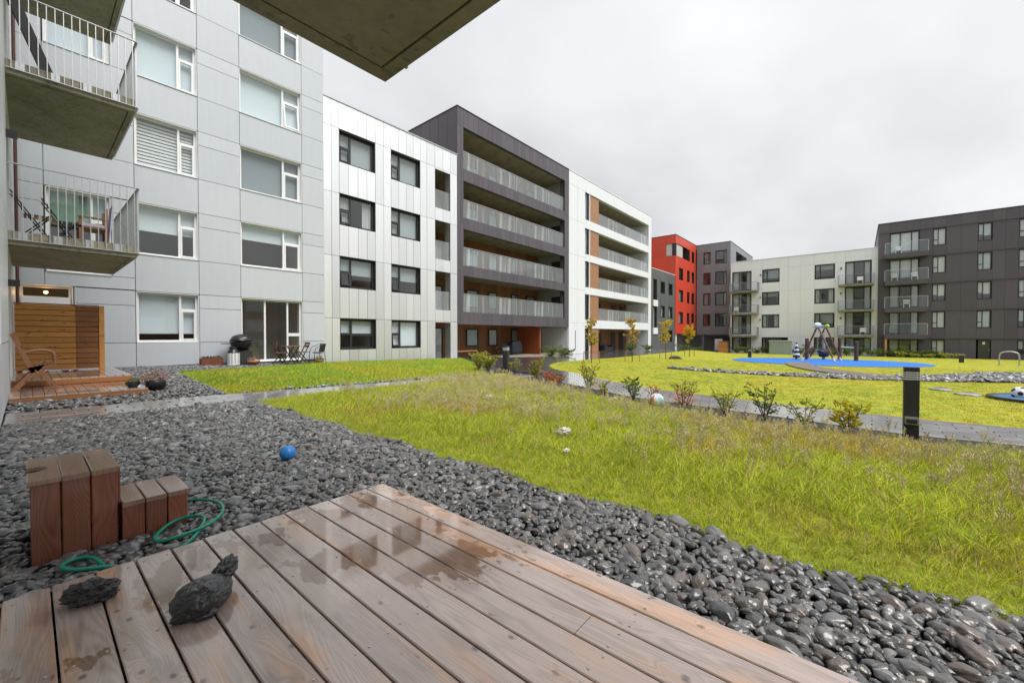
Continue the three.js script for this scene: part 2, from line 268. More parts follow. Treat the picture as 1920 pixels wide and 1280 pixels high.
const LAWN2 = [[2.35, -8.75], [2.55, -12], [2.8, -15.3], [5.2, -16.1], [8.0, -17.6], [9.2, -18.2], [16.9, -18.35], [13.3, -13.4], [11.4, -11.2], [10.0, -9.6], [9.3, -9.1]];
const LAWN3 = [...pathOut, [35, -13.8], [47, -14.2], [60.5, -13], [60.8, 14], [8.5, 14]];
const PAVE = [...pathOut.slice(56), [35, -13.8], [47, -14.2], [64, -13.6], [66, -24], [15.3, -24], [15.3, -17.9], ...pathIn.slice(73).reverse()];
for (const [n, poly, m, dy] of [['lawn', LAWN1, M.turfTall, 0], ['planting_bed', BED, M.soil, -0.006], ['lawn', LAWN2, M.turfTall, 0], ['lawn', LAWN3, M.turf, 0], ['pavement', PAVE, M.paving, -0.004]]) {
  const o = mesh(numbered(n), sheet(poly, dy, poly === LAWN3 || poly === PAVE ? 2.2 : 1.2), m, scene); o.userData.kind = 'structure';
}
// concrete pavers, one prism each
function prism(q, top, thick, inset) {
  let ar = 0; for (let i = 0; i < 4; i++) { const a = q[i], b = q[(i + 1) % 4]; ar += a[0] * b[1] - b[0] * a[1]; } if (ar < 0) q = q.slice().reverse();
  const c = [0, 1].map(k => q.reduce((s, p) => s + p[k], 0) / 4), P = [], N = [], U = [], I = [], r = q.map(p => { const d = Math.hypot(p[0] - c[0], p[1] - c[1]), s = (d - inset * 1.4) / d; return [c[0] + (p[0] - c[0]) * s, c[1] + (p[1] - c[1]) * s]; });
  const b = 0.006, t = r.map(p => { const d = Math.hypot(p[0] - c[0], p[1] - c[1]), s = (d - b * 1.4) / d; return [c[0] + (p[0] - c[0]) * s, c[1] + (p[1] - c[1]) * s]; });
  const ring = [[r, top - thick], [r, top - 0.004], [t, top]];
  for (let i = 0; i < 4; i++) P.push(t[i][0], top, t[i][1]), N.push(0, 1, 0), U.push(...t[i]); I.push(0, 2, 1, 0, 3, 2);
  for (let k = 0; k < 2; k++) for (let i = 0; i < 4; i++) {
    const j = (i + 1) % 4, s = P.length / 3, e = [r[j][0] - r[i][0], r[j][1] - r[i][1]], l = Math.hypot(...e) || 1, n = k ? [e[1] / l * 0.6, 0.8, -e[0] / l * 0.6] : [e[1] / l, 0, -e[0] / l];
    for (const [a, h] of [[ring[k][0][i], ring[k][1]], [ring[k][0][j], ring[k][1]], [ring[k + 1][0][j], ring[k + 1][1]], [ring[k + 1][0][i], ring[k + 1][1]]]) { P.push(a[0], h, a[1]); N.push(...n); U.push(a[0], a[1]); }
    I.push(s, s + 2, s + 1, s, s + 3, s + 2);
  }
  return build(P, N, U, I);
}
{
  const t = structure('garden_path'), z0 = -8.72, nz = 5, w = 0.24;
  mesh('bedding', sheet([[-0.2, z0], [9.9, z0], [9.9, z0 + nz * w], [-0.2, z0 + nz * w]], -0.004), M.soil, t);
  for (let r = 0; r < nz; r++) for (let x = -0.2 - (r % 2) * 0.15; x < 9.8; x += 0.3) {
    const a = Math.max(-0.2, x), b = x + 0.3, za = z0 + r * w, zb = za + w; if (b - a < 0.05) continue;
    mesh('paver', prism([[a, za], [b, za], [b, zb], [a, zb]], gy((a + b) / 2, za) + 0.012 + rr(-0.003, 0.003), 0.06, 0.004), pick(M.paver), t);
  }
}
{
  const t = structure('curved_path'), n = pathIn.length, far = [], near = [];
  const at = (arr, s) => { const f = Math.min(n - 1.001, Math.max(0, s)), i = Math.floor(f), k = f - i; return [lerp(arr[i][0], arr[i + 1][0], k), lerp(arr[i][1], arr[i + 1][1], k)]; };
  const len = [0]; for (let i = 1; i < n; i++) len.push(len[i - 1] + Math.hypot(pathIn[i][0] - pathIn[i - 1][0], pathIn[i][1] - pathIn[i - 1][1]) * 0.5 + Math.hypot(pathOut[i][0] - pathOut[i - 1][0], pathOut[i][1] - pathOut[i - 1][1]) * 0.5);
  const toS = l => { let i = 0; while (i < n - 2 && len[i + 1] < l) i++; return i + (l - len[i]) / (len[i + 1] - len[i]); };
  const k = 9, L = 0.32;
  for (let r = 0; r < k; r++) for (let l = (r % 2) * 0.16 + 0.1; l < 13.6; l += L) {
    const s0 = toS(l), s1 = toS(l + L), q = [[r / k, s0], [(r + 1) / k, s0], [(r + 1) / k, s1], [r / k, s1]].map(([f, s]) => { const a = at(pathIn, s), b = at(pathOut, s); return [lerp(a[0], b[0], f), lerp(a[1], b[1], f)]; });
    const g = prism(q, gy(q[0][0], q[0][1]) + 0.014 + rr(-0.004, 0.004), 0.06, 0.006); (q[0][1] < 2.2 && near.length < 300 ? near : far).push(g);
  }
  for (const g of near) mesh('paver', g, pick(M.paver), t);
  const o = mesh('pavers', mergeGeometries(far), M.paver[1], t); o.userData.kind = 'stuff';
}

// ------------------------------------------------------------------ buildings
// fr: the plane of a facade: 'z' faces +z, 'x' faces -x, 'X' faces +x; u runs along it, v up, w out
function fbox(fr, u0, u1, v0, v1, w0, w1, al) {
  if (fr.t === 'z') return boxG(u0, u1, v0, v1, fr.p + w0, fr.p + w1, al);
  if (fr.t === 'x') return boxG(fr.p - w1, fr.p - w0, v0, v1, u0, u1, al);
  return boxG(fr.p + w0, fr.p + w1, v0, v1, u0, u1, al);
}
function fquad(fr, u0, u1, v0, v1, w) {
  const P = [], U = [], N = []; for (const [u, v] of [[u0, v0], [u1, v0], [u1, v1], [u0, v1]]) { P.push(...(fr.t === 'z' ? [u, v, fr.p + w] : fr.t === 'x' ? [fr.p - w, v, u] : [fr.p + w, v, u])); U.push(u, v); N.push(...(fr.t === 'z' ? [0, 0, 1] : fr.t === 'x' ? [-1, 0, 0] : [1, 0, 0])); }
  return build(P, N, U, fr.t === 'z' ? [0, 1, 2, 0, 2, 3] : fr.t === 'x' ? [0, 1, 2, 0, 2, 3] : [0, 2, 1, 0, 3, 2]);
}
const G = 0.008;
function panel(T, fr, mats, u0, u1, v0, v1, g = G, name = 'panel', w = 0) { if (u1 - u0 > 0.05 && v1 - v0 > 0.05) part(T, name, fbox(fr, u0 + g, u1 - g, v0 + g, v1 - g, w - 0.04, w + rr(-0.002, 0.002)), Array.isArray(mats) ? pick(mats) : mats); }
// panels in a grid of joints us x vs, minus the openings [u0,u1,v0,v1]
function clad(T, fr, mats, us, vs, holes, g = G) {
  for (let i = 0; i < us.length - 1; i++) {
    let segs = []; for (let j = 0; j < vs.length - 1; j++) segs.push([vs[j], vs[j + 1]]);
    for (const h of holes) if (h[0] < us[i + 1] - 0.03 && h[1] > us[i] + 0.03) segs = segs.flatMap(([a, b]) => h[2] >= b - 0.01 || h[3] <= a + 0.01 ? [[a, b]] : [[a, h[2]], [h[3], b]].filter(s => s[1] - s[0] > 0.06));
    for (const [a, b] of segs) panel(T, fr, mats, us[i], us[i + 1], a, b, g);
  }
}
// window: lay says how it is divided
function win(T, fr, u0, u1, v0, v1, o = {}) {
  const { lay = 'A', mat = M.frameW, rec = 0.14, fw = 0.06, blind = null, fill = 1, from = 'top', name = 'window', open = 0, flip = false, e = 0.12 } = o;
  const du = u1 - u0, dv = v1 - v0, mem = [[u0, u1, v1 - fw, v1], [u0, u1, v0, v0 + fw], [u0, u0 + fw, v0 + fw, v1 - fw], [u1 - fw, u1, v0 + fw, v1 - fw]], panes = []; let sash = null;
  const U = f => flip ? u1 - f * du : u0 + f * du, seg = (a, b) => a < b ? [a, b] : [b, a];
  const vbar = f => { const u = U(f); mem.push([u - fw / 2, u + fw / 2, v0 + fw, v1 - fw]); return u; };
  if (lay === 'A') { const m = vbar(0.7), h = v0 + dv * 0.68, [a, b] = seg(m, U(1)); mem.push([a + fw / 2, b - fw, h - fw / 2, h + fw / 2]); panes.push([...seg(U(0), m), v0, v1], [a, b, h, v1]); sash = [a + fw / 2, b - fw, v0 + fw, h - fw / 2]; }
  else if (lay === 'B') { const m = vbar(0.33), h = v0 + dv * 0.52, [a, b] = seg(U(0), m); mem.push([a + fw, b - fw / 2, h - fw / 2, h + fw / 2]); panes.push([...seg(m, U(1)), v0, v1], [a, b, h, v1]); sash = [a + fw, b - fw / 2, v0 + fw, h - fw / 2]; }
  else if (lay === 'F') { const m = vbar(0.28); panes.push([...seg(U(0), m), v0, v1], [...seg(m, U(1)), v0, v1]); }
  else if (lay === 'G') { const m = vbar(0.4), h = v0 + dv * 0.33, [a, b] = seg(U(0), m); mem.push([a + fw, b - fw / 2, h - fw / 2, h + fw / 2]); panes.push([...seg(m, U(1)), v0, v1], [a, b, h, v1], [a, b, v0, h]); }
  else if (lay === 'door') { const m = vbar(0.38), n = vbar(0.76), h = v0 + dv * 0.43, [a, b] = seg(n, U(1)); mem.push([a + fw / 2, b - fw, h - fw, h + fw]); panes.push([...seg(U(0), m), v0, v1], [...seg(m, n), v0, v1], [a, b, h, v1], [a, b, v0, h]); }
  else if (lay === 'three') { const m = vbar(0.36), n = vbar(0.74); panes.push([...seg(U(0), m), v0, v1], [...seg(m, n), v0, v1], [...seg(n, U(1)), v0, v1]); }
  else panes.push([u0, u1, v0, v1]);
  const lin = 0.02, geo = mem.map(m => fbox(fr, ...m, -rec - 0.07, -rec));
  geo.push(fbox(fr, u0, u1, v1, v1 + lin, -0.5, -0.002), fbox(fr, u0 - lin, u0, v0, v1, -0.5, -0.002), fbox(fr, u1, u1 + lin, v0, v1, -0.5, -0.002), fbox(fr, u0 - 0.01, u1 + 0.01, v0 - lin, v0, -0.5, o.sill ? 0.03 : -0.002));
  const W = part(T, name, geo, mat), D = 3;
  part(T, 'room', [fbox(fr, u0 - e, u1 + e, v0 - 0.03, v1 + e, -D - 0.03, -D), fbox(fr, u0 - e, u1 + e, v1 + e, v1 + e + 0.03, -D, -0.51), fbox(fr, u0 - e, u1 + e, v0 - 0.06, v0 - 0.03, -D, -0.51), fbox(fr, u0 - e - 0.03, u0 - e, v0 - 0.03, v1 + e, -D, -0.51), fbox(fr, u1 + e, u1 + e + 0.03, v0 - 0.03, v1 + e, -D, -0.51)], M.room, W);
  for (const p of panes) part(T, 'pane', fquad(fr, p[0] + fw * 0.5, p[1] - fw * 0.5, p[2] + fw * 0.5, p[3] - fw * 0.5, -rec - 0.035), M.glass, W);
  if (sash) {
    const [a, b, c, d] = sash, s = fw * 0.7, gs = [[a, b, d - s, d], [a, b, c, c + s], [a, a + s, c + s, d - s], [b - s, b, c + s, d - s]].map(m => fbox(fr, ...m, -rec - 0.05, -rec + 0.02)), gl = fquad(fr, a + s * 0.6, b - s * 0.6, c + s * 0.6, d - s * 0.6, -rec - 0.02);
    if (open) for (const g of [...gs, gl]) {                        // hung at its top, pushed out at the bottom
      const ax = fr.t === 'z' ? [0, d, fr.p - rec] : [fr.p, d, 0]; g.translate(-ax[0], -ax[1], -ax[2]);
      fr.t === 'z' ? g.rotateX(-open) : g.rotateZ(fr.t === 'x' ? -open : open); g.translate(...ax);
    }
    const S = part(T, 'sash', gs, mat, W); part(T, 'pane', gl, M.glass, S.parent === T ? S : W);
  }
  if (blind) {
    const h = dv * fill, lo = from === 'top' ? v1 - h : v0;
    if (blind === 'zebra') { const b = []; for (let v = v1 - 0.12; v > v0 + 0.1; v -= 0.115) b.push(fbox(fr, u0 + fw, u1 - fw, v - 0.075, v, -rec - 0.17, -rec - 0.165)); part(T, 'blind', b, M.blindW, W); part(T, 'blind', fbox(fr, u0, u1, v0, v1, -rec - 0.22, -rec - 0.215), M.blindG, W); }
    else if (blind === 'curtain') { const b = []; for (const [a, c] of [[u0, u0 + du * 0.3], [u1 - du * 0.28, u1]]) for (let u = a; u < c; u += 0.09) b.push(fbox(fr, u, u + 0.05, v0 + 0.05, v1, -rec - 0.2, -rec - 0.16), fbox(fr, u + 0.05, u + 0.09, v0 + 0.05, v1, -rec - 0.23, -rec - 0.19)); part(T, 'curtain', b, M.curtain, W); }
    else part(T, 'blind', fbox(fr, u0 + 0.01, u1 - 0.01, lo, lo + h, -rec - 0.19, -rec - 0.18), blind, W);
  }
  return W;
}
function cap(T, fr, u0, u1, v, mat, d = 0.5) { part(T, 'roof_edge', fbox(fr, u0 - 0.03, u1 + 0.03, v, v + 0.06, -d, 0.04), mat); }

// ---- A: light grey panel block with white windows, facing the lawn
const FA = { t: 'z', p: -18.5 }, FLA = 2.98;
{
  const T = thing('apartment_building', 'tall block clad in large pale grey panels with white framed windows and roller blinds', 'building', [4, 0, -18.5]);
  part(T, 'wall', [boxG(-0.25, 8.7, -0.3, 17.9, -32, -22.2), boxG(8.68, 8.715, -0.2, 17.4, -22.2, -18.53), boxG(-0.25, 8.72, 17.4, 17.9, -22.2, -18.5)], M.core);
  part(T, 'plinth', boxG(-0.25, 8.7, -0.3, 0.045, -19, -18.55), M.concrete);
  const us = [-0.25, 0.36, 2.36, 4.1, 5.43, 7.77, 8.73], vsW = [0.05], vsB = [0.05], holes = [];
  for (let n = 0; n < 6; n++) { const f = n * FLA; vsW.push(f + 0.86, f + 2.6); vsB.push(f + 0.86, f + 2.1, f + 2.6); }
  const wins = [];
  for (let n = 0; n < 6; n++) {
    const f = n * FLA;
    wins.push([2.39, 4.07, f + 0.88, f + 2.57, n, 1]);
    wins.push(n ? [5.45, 7.74, f + 0.88, f + 2.57, n, 2] : [5.45, 7.74, 0.06, 2.57, 0, 3]);
    wins.push(n === 0 ? [-0.13, 0.91, 0.32, 2.6, 0, 4] : n === 1 ? [0.41, 1.77, f + 0.06, f + 2.57, n, 5] : [0.41, 1.77, f + 0.88, f + 2.57, n, 6]);
  }
  for (const w of wins) holes.push([w[0] - 0.03, w[1] + 0.03, w[2] - 0.02, w[3] + 0.02]);
  const V = vsB.slice(0, -1);
  clad(T, FA, M.panelA, [us[0], us[1]], V, holes); clad(T, FA, M.panelA, [us[1], us[2]], V, holes);
  for (const [c, d] of [[0.05, 0.86], [0.86, 2.1], [2.1, 2.6]]) panel(T, FA, M.panelA, 0.95, 2.36, c, d);
  clad(T, FA, M.panelA, [us[2], us[3]], vsW, holes); clad(T, FA, M.panelA, [us[3], us[4]], V, holes);
  clad(T, FA, M.panelA, [us[4], us[5]], vsW, holes); clad(T, FA, M.panelA, [us[5], us[6]], V, holes);
  for (let n = 1; n < 6; n++) { const f = n * FLA; for (const [c, d] of n === 1 ? [[0.04, 0.86], [0.86, 2.1], [2.1, 2.58]] : [[0.86, 2.1], [2.1, 2.58]]) panel(T, FA, M.panelA, 1.8, 2.36, f + c, f + d); }
  const bl = { '0,1': [M.blindP, 0.83], '0,3': [null], '1,1': [M.blindP, 0.5], '1,2': [M.blindP, 0.36], '1,5': [M.blindGreen, 0.42], '2,1': ['zebra', 1], '2,2': [M.blindG, 1], '3,1': [M.blindP, 1], '3,2': [M.blindP, 1], '3,6': [M.blindP, 1], '4,2': [M.blindG, 1], '4,1': [M.blindW, 0.4], '2,6': [M.blindW, 0.6] };
  for (const [a, b, c, d, n, k] of wins) {
    const [m, fl] = bl[n + ',' + k] || [null];
    win(T, FA, a, b, c, d, { lay: k === 3 ? 'door' : k === 5 ? 'A' : k === 4 ? 'one' : 'A', blind: m, fill: fl || 1, open: n === 3 && k === 2 ? 0.12 : 0, name: k === 3 || k === 4 ? 'door' : 'window', fw: k === 2 ? 0.07 : 0.065, sill: n > 0 });
  }
  // the half hidden terrace door: leaf below its fanlight
  part(T, 'door_leaf', [fbox(FA, -0.1, 0.88, 2.14, 2.27, -0.2, -0.1), fbox(FA, -0.1, 0.06, 0.35, 2.14, -0.2, -0.1), fbox(FA, 0.74, 0.88, 0.35, 2.14, -0.2, -0.1), fbox(FA, 0.06, 0.74, 0.35, 0.9, -0.2, -0.1), fbox(FA, 0.06, 0.74, 2.02, 2.14, -0.2, -0.1)], M.frameW);
  // the lit bulb behind the fanlight
  part(T, 'ceiling_lamp', lathe([[0, -0.05], [0.04, -0.035], [0.05, 0], [0.035, 0.03], [0, 0.035]], 0.38, 2.42, -18.83, 12), M.lampGlow);
  const pl = new THREE.PointLight(0xffb860, 0.25, 4); pl.position.set(0.38 - 4, 2.36, -18.83 + 18.5 + 0.07); pl.castShadow = true; T.add(pl);
  for (const u of us.slice(1, -1)) void u;
  cap(T, FA, -0.25, 8.73, 17.9, M.steel);
  part(T, 'downpipe', beam([-0.16, 0.05, -18.43], [-0.16, 17.8, -18.43], 0.035, 0.035, 10), std([0.10, 0.035, 0.03], { roughness: 0.4 }));
}

// ---- own block on the left: its wall runs just beside the terrace
const FO = { t: 'X', p: -0.2 };
{
  const T = thing('apartment_building', 'white panelled block with projecting concrete balconies, its wall running past the wooden decks', 'building', [-0.2, 0, -8]);
  part(T, 'wall', [boxG(-10, -4, -0.3, 15.5, -18.46, 9), boxG(-4, -0.205, 15.2, 15.5, -18.46, 9), boxG(-4, -0.205, -0.3, 15.2, 8.96, 9)], M.core);
  part(T, 'plinth', boxG(-0.7, -0.245, -0.3, 0.09, -18.46, 8.96), M.concrete);
  const us = [-18.44, -16.6, -15, -13.2, -11.3, -9.6, -7.9, -6.2, -4.4, -2.6, -0.8, 1.0, 2.8, 4.6, 6.8, 9], vs = [0.1], holes = [];
  for (let n = 0; n < 5; n++) vs.push(n * FLA + 1.0, n * FLA + 2.55, (n + 1) * FLA + 0.02);
  const ws = []; for (let n = 0; n < 5; n++) { const f = n * FLA; ws.push([-13.18, -11.32, f + 0.12, f + 2.53, 'three'], [-7.88, -6.22, f + 1.0, f + 2.53, 'A'], [-0.78, 0.98, f + 0.14, f + 2.53, 'three'], [2.82, 4.58, f + 1.0, f + 2.53, 'A']); }
  for (const w of ws) holes.push([w[0] - 0.03, w[1] + 0.03, w[2] - 0.02, w[3] + 0.02]);
  clad(T, FO, M.panelOwn, us, vs.slice(0, -1).concat([15.2]), holes);
  for (const w of ws) win(T, FO, w[0], w[1], w[2], w[3], { lay: w[4], blind: rnd() < 0.4 ? M.blindW : null, fill: 0.5, name: w[2] % FLA < 0.3 ? 'door' : 'window' });
  cap(T, FO, -18.44, 9, 15.5, M.steel);
  for (const y of [4.55, 2.0]) part(T, 'wall_lamp', boxG(-0.2, -0.07, y - 0.05, y + 0.06, -11.2, -11.08), M.black);
  // balconies
  const BX = 1.48;
  function balcony(y, z0, z1, withRail, soffitGroove) {
    const slab = [boxG(-0.2, BX, y + 0.05, y + 0.25, z0, z1)], under = [boxG(-0.2, BX - 0.11, y, y + 0.05, z0 + 0.13, z1 - 0.13), boxG(-0.2, BX, y + 0.012, y + 0.05, z1 - 0.1, z1), boxG(-0.2, BX, y + 0.012, y + 0.05, z0, z0 + 0.1), boxG(BX - 0.085, BX, y + 0.012, y + 0.05, z0 + 0.1, z1 - 0.1)];
    const B = part(T, 'balcony', slab, M.concrete);
    part(T, 'soffit', under, M.concrete, B);
    if (!withRail) { part(T, 'drain_pipe', beam([BX - 0.02, y + 0.1, lerp(z0, z1, 0.04)], [BX + 0.06, y + 0.07, lerp(z0, z1, 0.04)], 0.014), M.steel, B); return B; }
    const yb = y + 0.1, yt = y + 1.43, zf = z1 + 0.03, xf = BX + 0.03;
    part(T, 'handrail', [boxG(-0.19, xf + 0.012, yt - 0.012, yt, zf - 0.022, zf + 0.022), boxG(xf - 0.022, xf + 0.022, yt - 0.012, yt, z0, zf - 0.022)], M.steel, B);
    part(T, 'bottom_rail', [boxG(-0.19, xf + 0.012, yb - 0.012, yb, zf - 0.022, zf + 0.022), boxG(xf - 0.022, xf + 0.022, yb - 0.012, yb, z0, zf - 0.022)], M.steel, B);
    for (let x = -0.13; x < xf + 0.01; x += 0.105) part(T, 'baluster', boxG(x - 0.006, x + 0.006, yb, yt - 0.012, zf - 0.014, zf + 0.014), M.steel, B);
    for (let z = zf - 0.1; z > z0; z -= 0.1) part(T, 'baluster', boxG(xf - 0.014, xf + 0.014, yb, yt - 0.012, z - 0.006, z + 0.006), M.steel, B);
    for (const x of [-0.03, 0.39, 0.8, 1.2]) part(T, 'base_plate', boxG(x - 0.055, x + 0.055, yb + 0.005, yb + 0.145, z1 + 0.003, zf - 0.015), M.steel, B);
    for (const z of [z1 - 0.5, z1 - 1.6, z1 - 2.7]) part(T, 'base_plate', boxG(BX + 0.003, xf - 0.015, yb + 0.005, yb + 0.145, z - 0.055, z + 0.055), M.steel, B);
    return B;
  }
  balcony(2.69, -14.95, -11.36, true); balcony(2.69 + FLA, -14.95, -11.36, true); balcony(2.69 + 2 * FLA, -14.95, -11.36, true);
  balcony(2.69, -2.3, 1.4, false); balcony(2.69 + FLA, -2.3, 1.4, true);
}
// dark cloth drying on the upper balcony and folding chairs, table and cushion on the lower one
{
  const T = thing('umbrella', 'folded dark parasol leaning in the corner of the upper balcony', 'parasol', [0.05, 5.95, -11.9]);
  part(T, 'cover', [slat([0.32, 5.98, -11.75], [-0.1, 7.25, -11.9], 0.09, 0.16), slat([0.36, 5.96, -11.75], [0.28, 6.2, -11.75], 0.05, 0.1)], M.blackMatt);
  part(T, 'pole', beam([0.36, 5.94, -11.75], [-0.12, 7.35, -11.9], 0.018), M.charcoal);
}
for (const [k, x, z] of [[0, 0.12, -12.2], [1, 0.5, -12.45]]) {
  const y = 2.945, T = thing('folding_chair', k ? 'black slatted folding chair beside the balcony door' : 'black slatted folding chair against the end of the lower balcony', 'chair', [x, y, z]);
  for (const s of [-0.2, 0.2]) { part(T, 'leg', beam([x - 0.2, y, z + s], [x + 0.18, y + 0.46, z + s], 0.012), M.black); part(T, 'leg', beam([x + 0.2, y, z + s * 0.9], [x - 0.3, y + 0.86, z + s * 0.9], 0.012), M.black); }
  for (let i = 0; i < 5; i++) part(T, 'slat', boxG(x - 0.16 + i * 0.075, x - 0.1 + i * 0.075, y + 0.44, y + 0.455, z - 0.2, z + 0.2), M.black);
  for (const h of [0.62, 0.72, 0.82]) part(T, 'back_slat', boxG(x - 0.29 + (0.86 - h) * 0.5, x - 0.275 + (0.86 - h) * 0.5, y + h - 0.04, y + h + 0.03, z - 0.2, z + 0.2), M.black);
}
{
  const T = thing('lounge_chair', 'wooden balcony armchair draped with a pale lilac cloth', 'chair', [0.95, 2.945, -12.3]);
  part(T, 'frame', [boxG(0.7, 1.1, 3.3, 3.34, -12.6, -12.05), boxG(0.7, 0.74, 2.95, 3.5, -12.6, -12.56), boxG(0.7, 0.74, 2.95, 3.5, -12.09, -12.05), boxG(1.08, 1.12, 2.95, 3.75, -12.6, -12.56), boxG(1.08, 1.12, 2.95, 3.75, -12.09, -12.05), boxG(0.68, 1.12, 3.5, 3.53, -12.09, -12.03)], M.teak);
  part(T, 'cloth', [slat([1.14, 3.05, -12.3], [1.2, 3.85, -12.3], 0.5, 0.02), boxG(0.7, 1.12, 3.341, 3.4, -12.58, -12.08)], std([0.48, 0.46, 0.6], { roughness: 0.9 }));
}

// ---- B: brushed metal block with black framed windows
const FB = { t: 'z', p: -18.8 };
{
  const T = thing('apartment_building', 'four storey block clad in upright brushed metal sheets with black framed windows', 'building', [13, -0.4, -18.8]);
  part(T, 'wall', [boxG(8.76, 15.25, -0.8, 12.0, -33, -22.6), boxG(15.25, 17.05, 11.3, 12.0, -33, -19.3), boxG(8.76, 17.05, 11.6, 12.05, -19.3, -18.84), boxG(8.76, 15.25, 11.6, 12.0, -22.6, -19.3)], M.core);
  part(T, 'loggia_pier', [fbox(FB, 15.22, 15.325, -0.8, 11.6, -0.5, -0.045), fbox(FB, 16.52, 16.62, -0.8, 11.6, -0.5, -0.045)], M.metalB[0]);
  const us = [8.74, 9.22, 9.6, 10.06, 10.55, 11.03, 11.5, 11.97, 12.41, 12.88, 13.36, 13.83, 14.29, 14.75, 15.34, 15.93, 16.5, 17.05], vs = [-0.6, 1.93, 4.86, 7.82, 10.86, 12.1], holes = [], ws = [];
  for (let r = 0; r < 4; r++) { const t = 1.9 + r * 2.963; ws.push([9.62, 11.46, t - 1.45, t, r, 0], [12.42, 14.26, t - 1.45, t, r, 1]); holes.push([15.34, 16.5, r ? t - 2.24 : -0.6, t - 0.03]); }
  for (const w of ws) holes.push([w[0] - 0.02, w[1] + 0.02, w[2] - 0.02, w[3] + 0.02]);
  clad(T, FB, M.metalB, us, vs, holes, 0.008);
  for (const [a, b, c, d, r, k] of ws) win(T, FB, a, b, c, d, { lay: r === 0 && k === 0 ? 'cross' : 'B', mat: M.frameK, fw: 0.085, rec: 0.16, blind: r === 0 ? M.blindP : r === 2 && !k ? 'curtain' : M.blindB, fill: r === 0 ? (k ? 1 : 0.48) : r === 1 ? 0.55 : 1, open: (r === 2 || r === 1) && k === 0 ? 0.14 : r === 1 && k ? 0.14 : r === 0 && k ? 0.14 : 0 });
  // bars of the lowest window that is divided in four
  part(T, 'window_bar', [fbox(FB, 10.18, 10.28, 0.52, 1.82, -0.225, -0.155), fbox(FB, 9.7, 10.18, 1.13, 1.23, -0.225, -0.155), fbox(FB, 10.28, 11.38, 1.08, 1.18, -0.225, -0.155)], M.frameK);
  for (let r = 1; r < 4; r++) { const b = 1.9 + r * 2.963 - 2.24; part(T, 'glass_railing', fquad(FB, 15.36, 16.48, b + 0.02, b + 1.1, -0.1), M.rail); part(T, 'railing_post', fbox(FB, 15.9, 15.94, b, b + 1.1, -0.13, -0.105), M.frameK); }
  cap(T, FB, 8.76, 17.02, 12.1, M.steel);
}

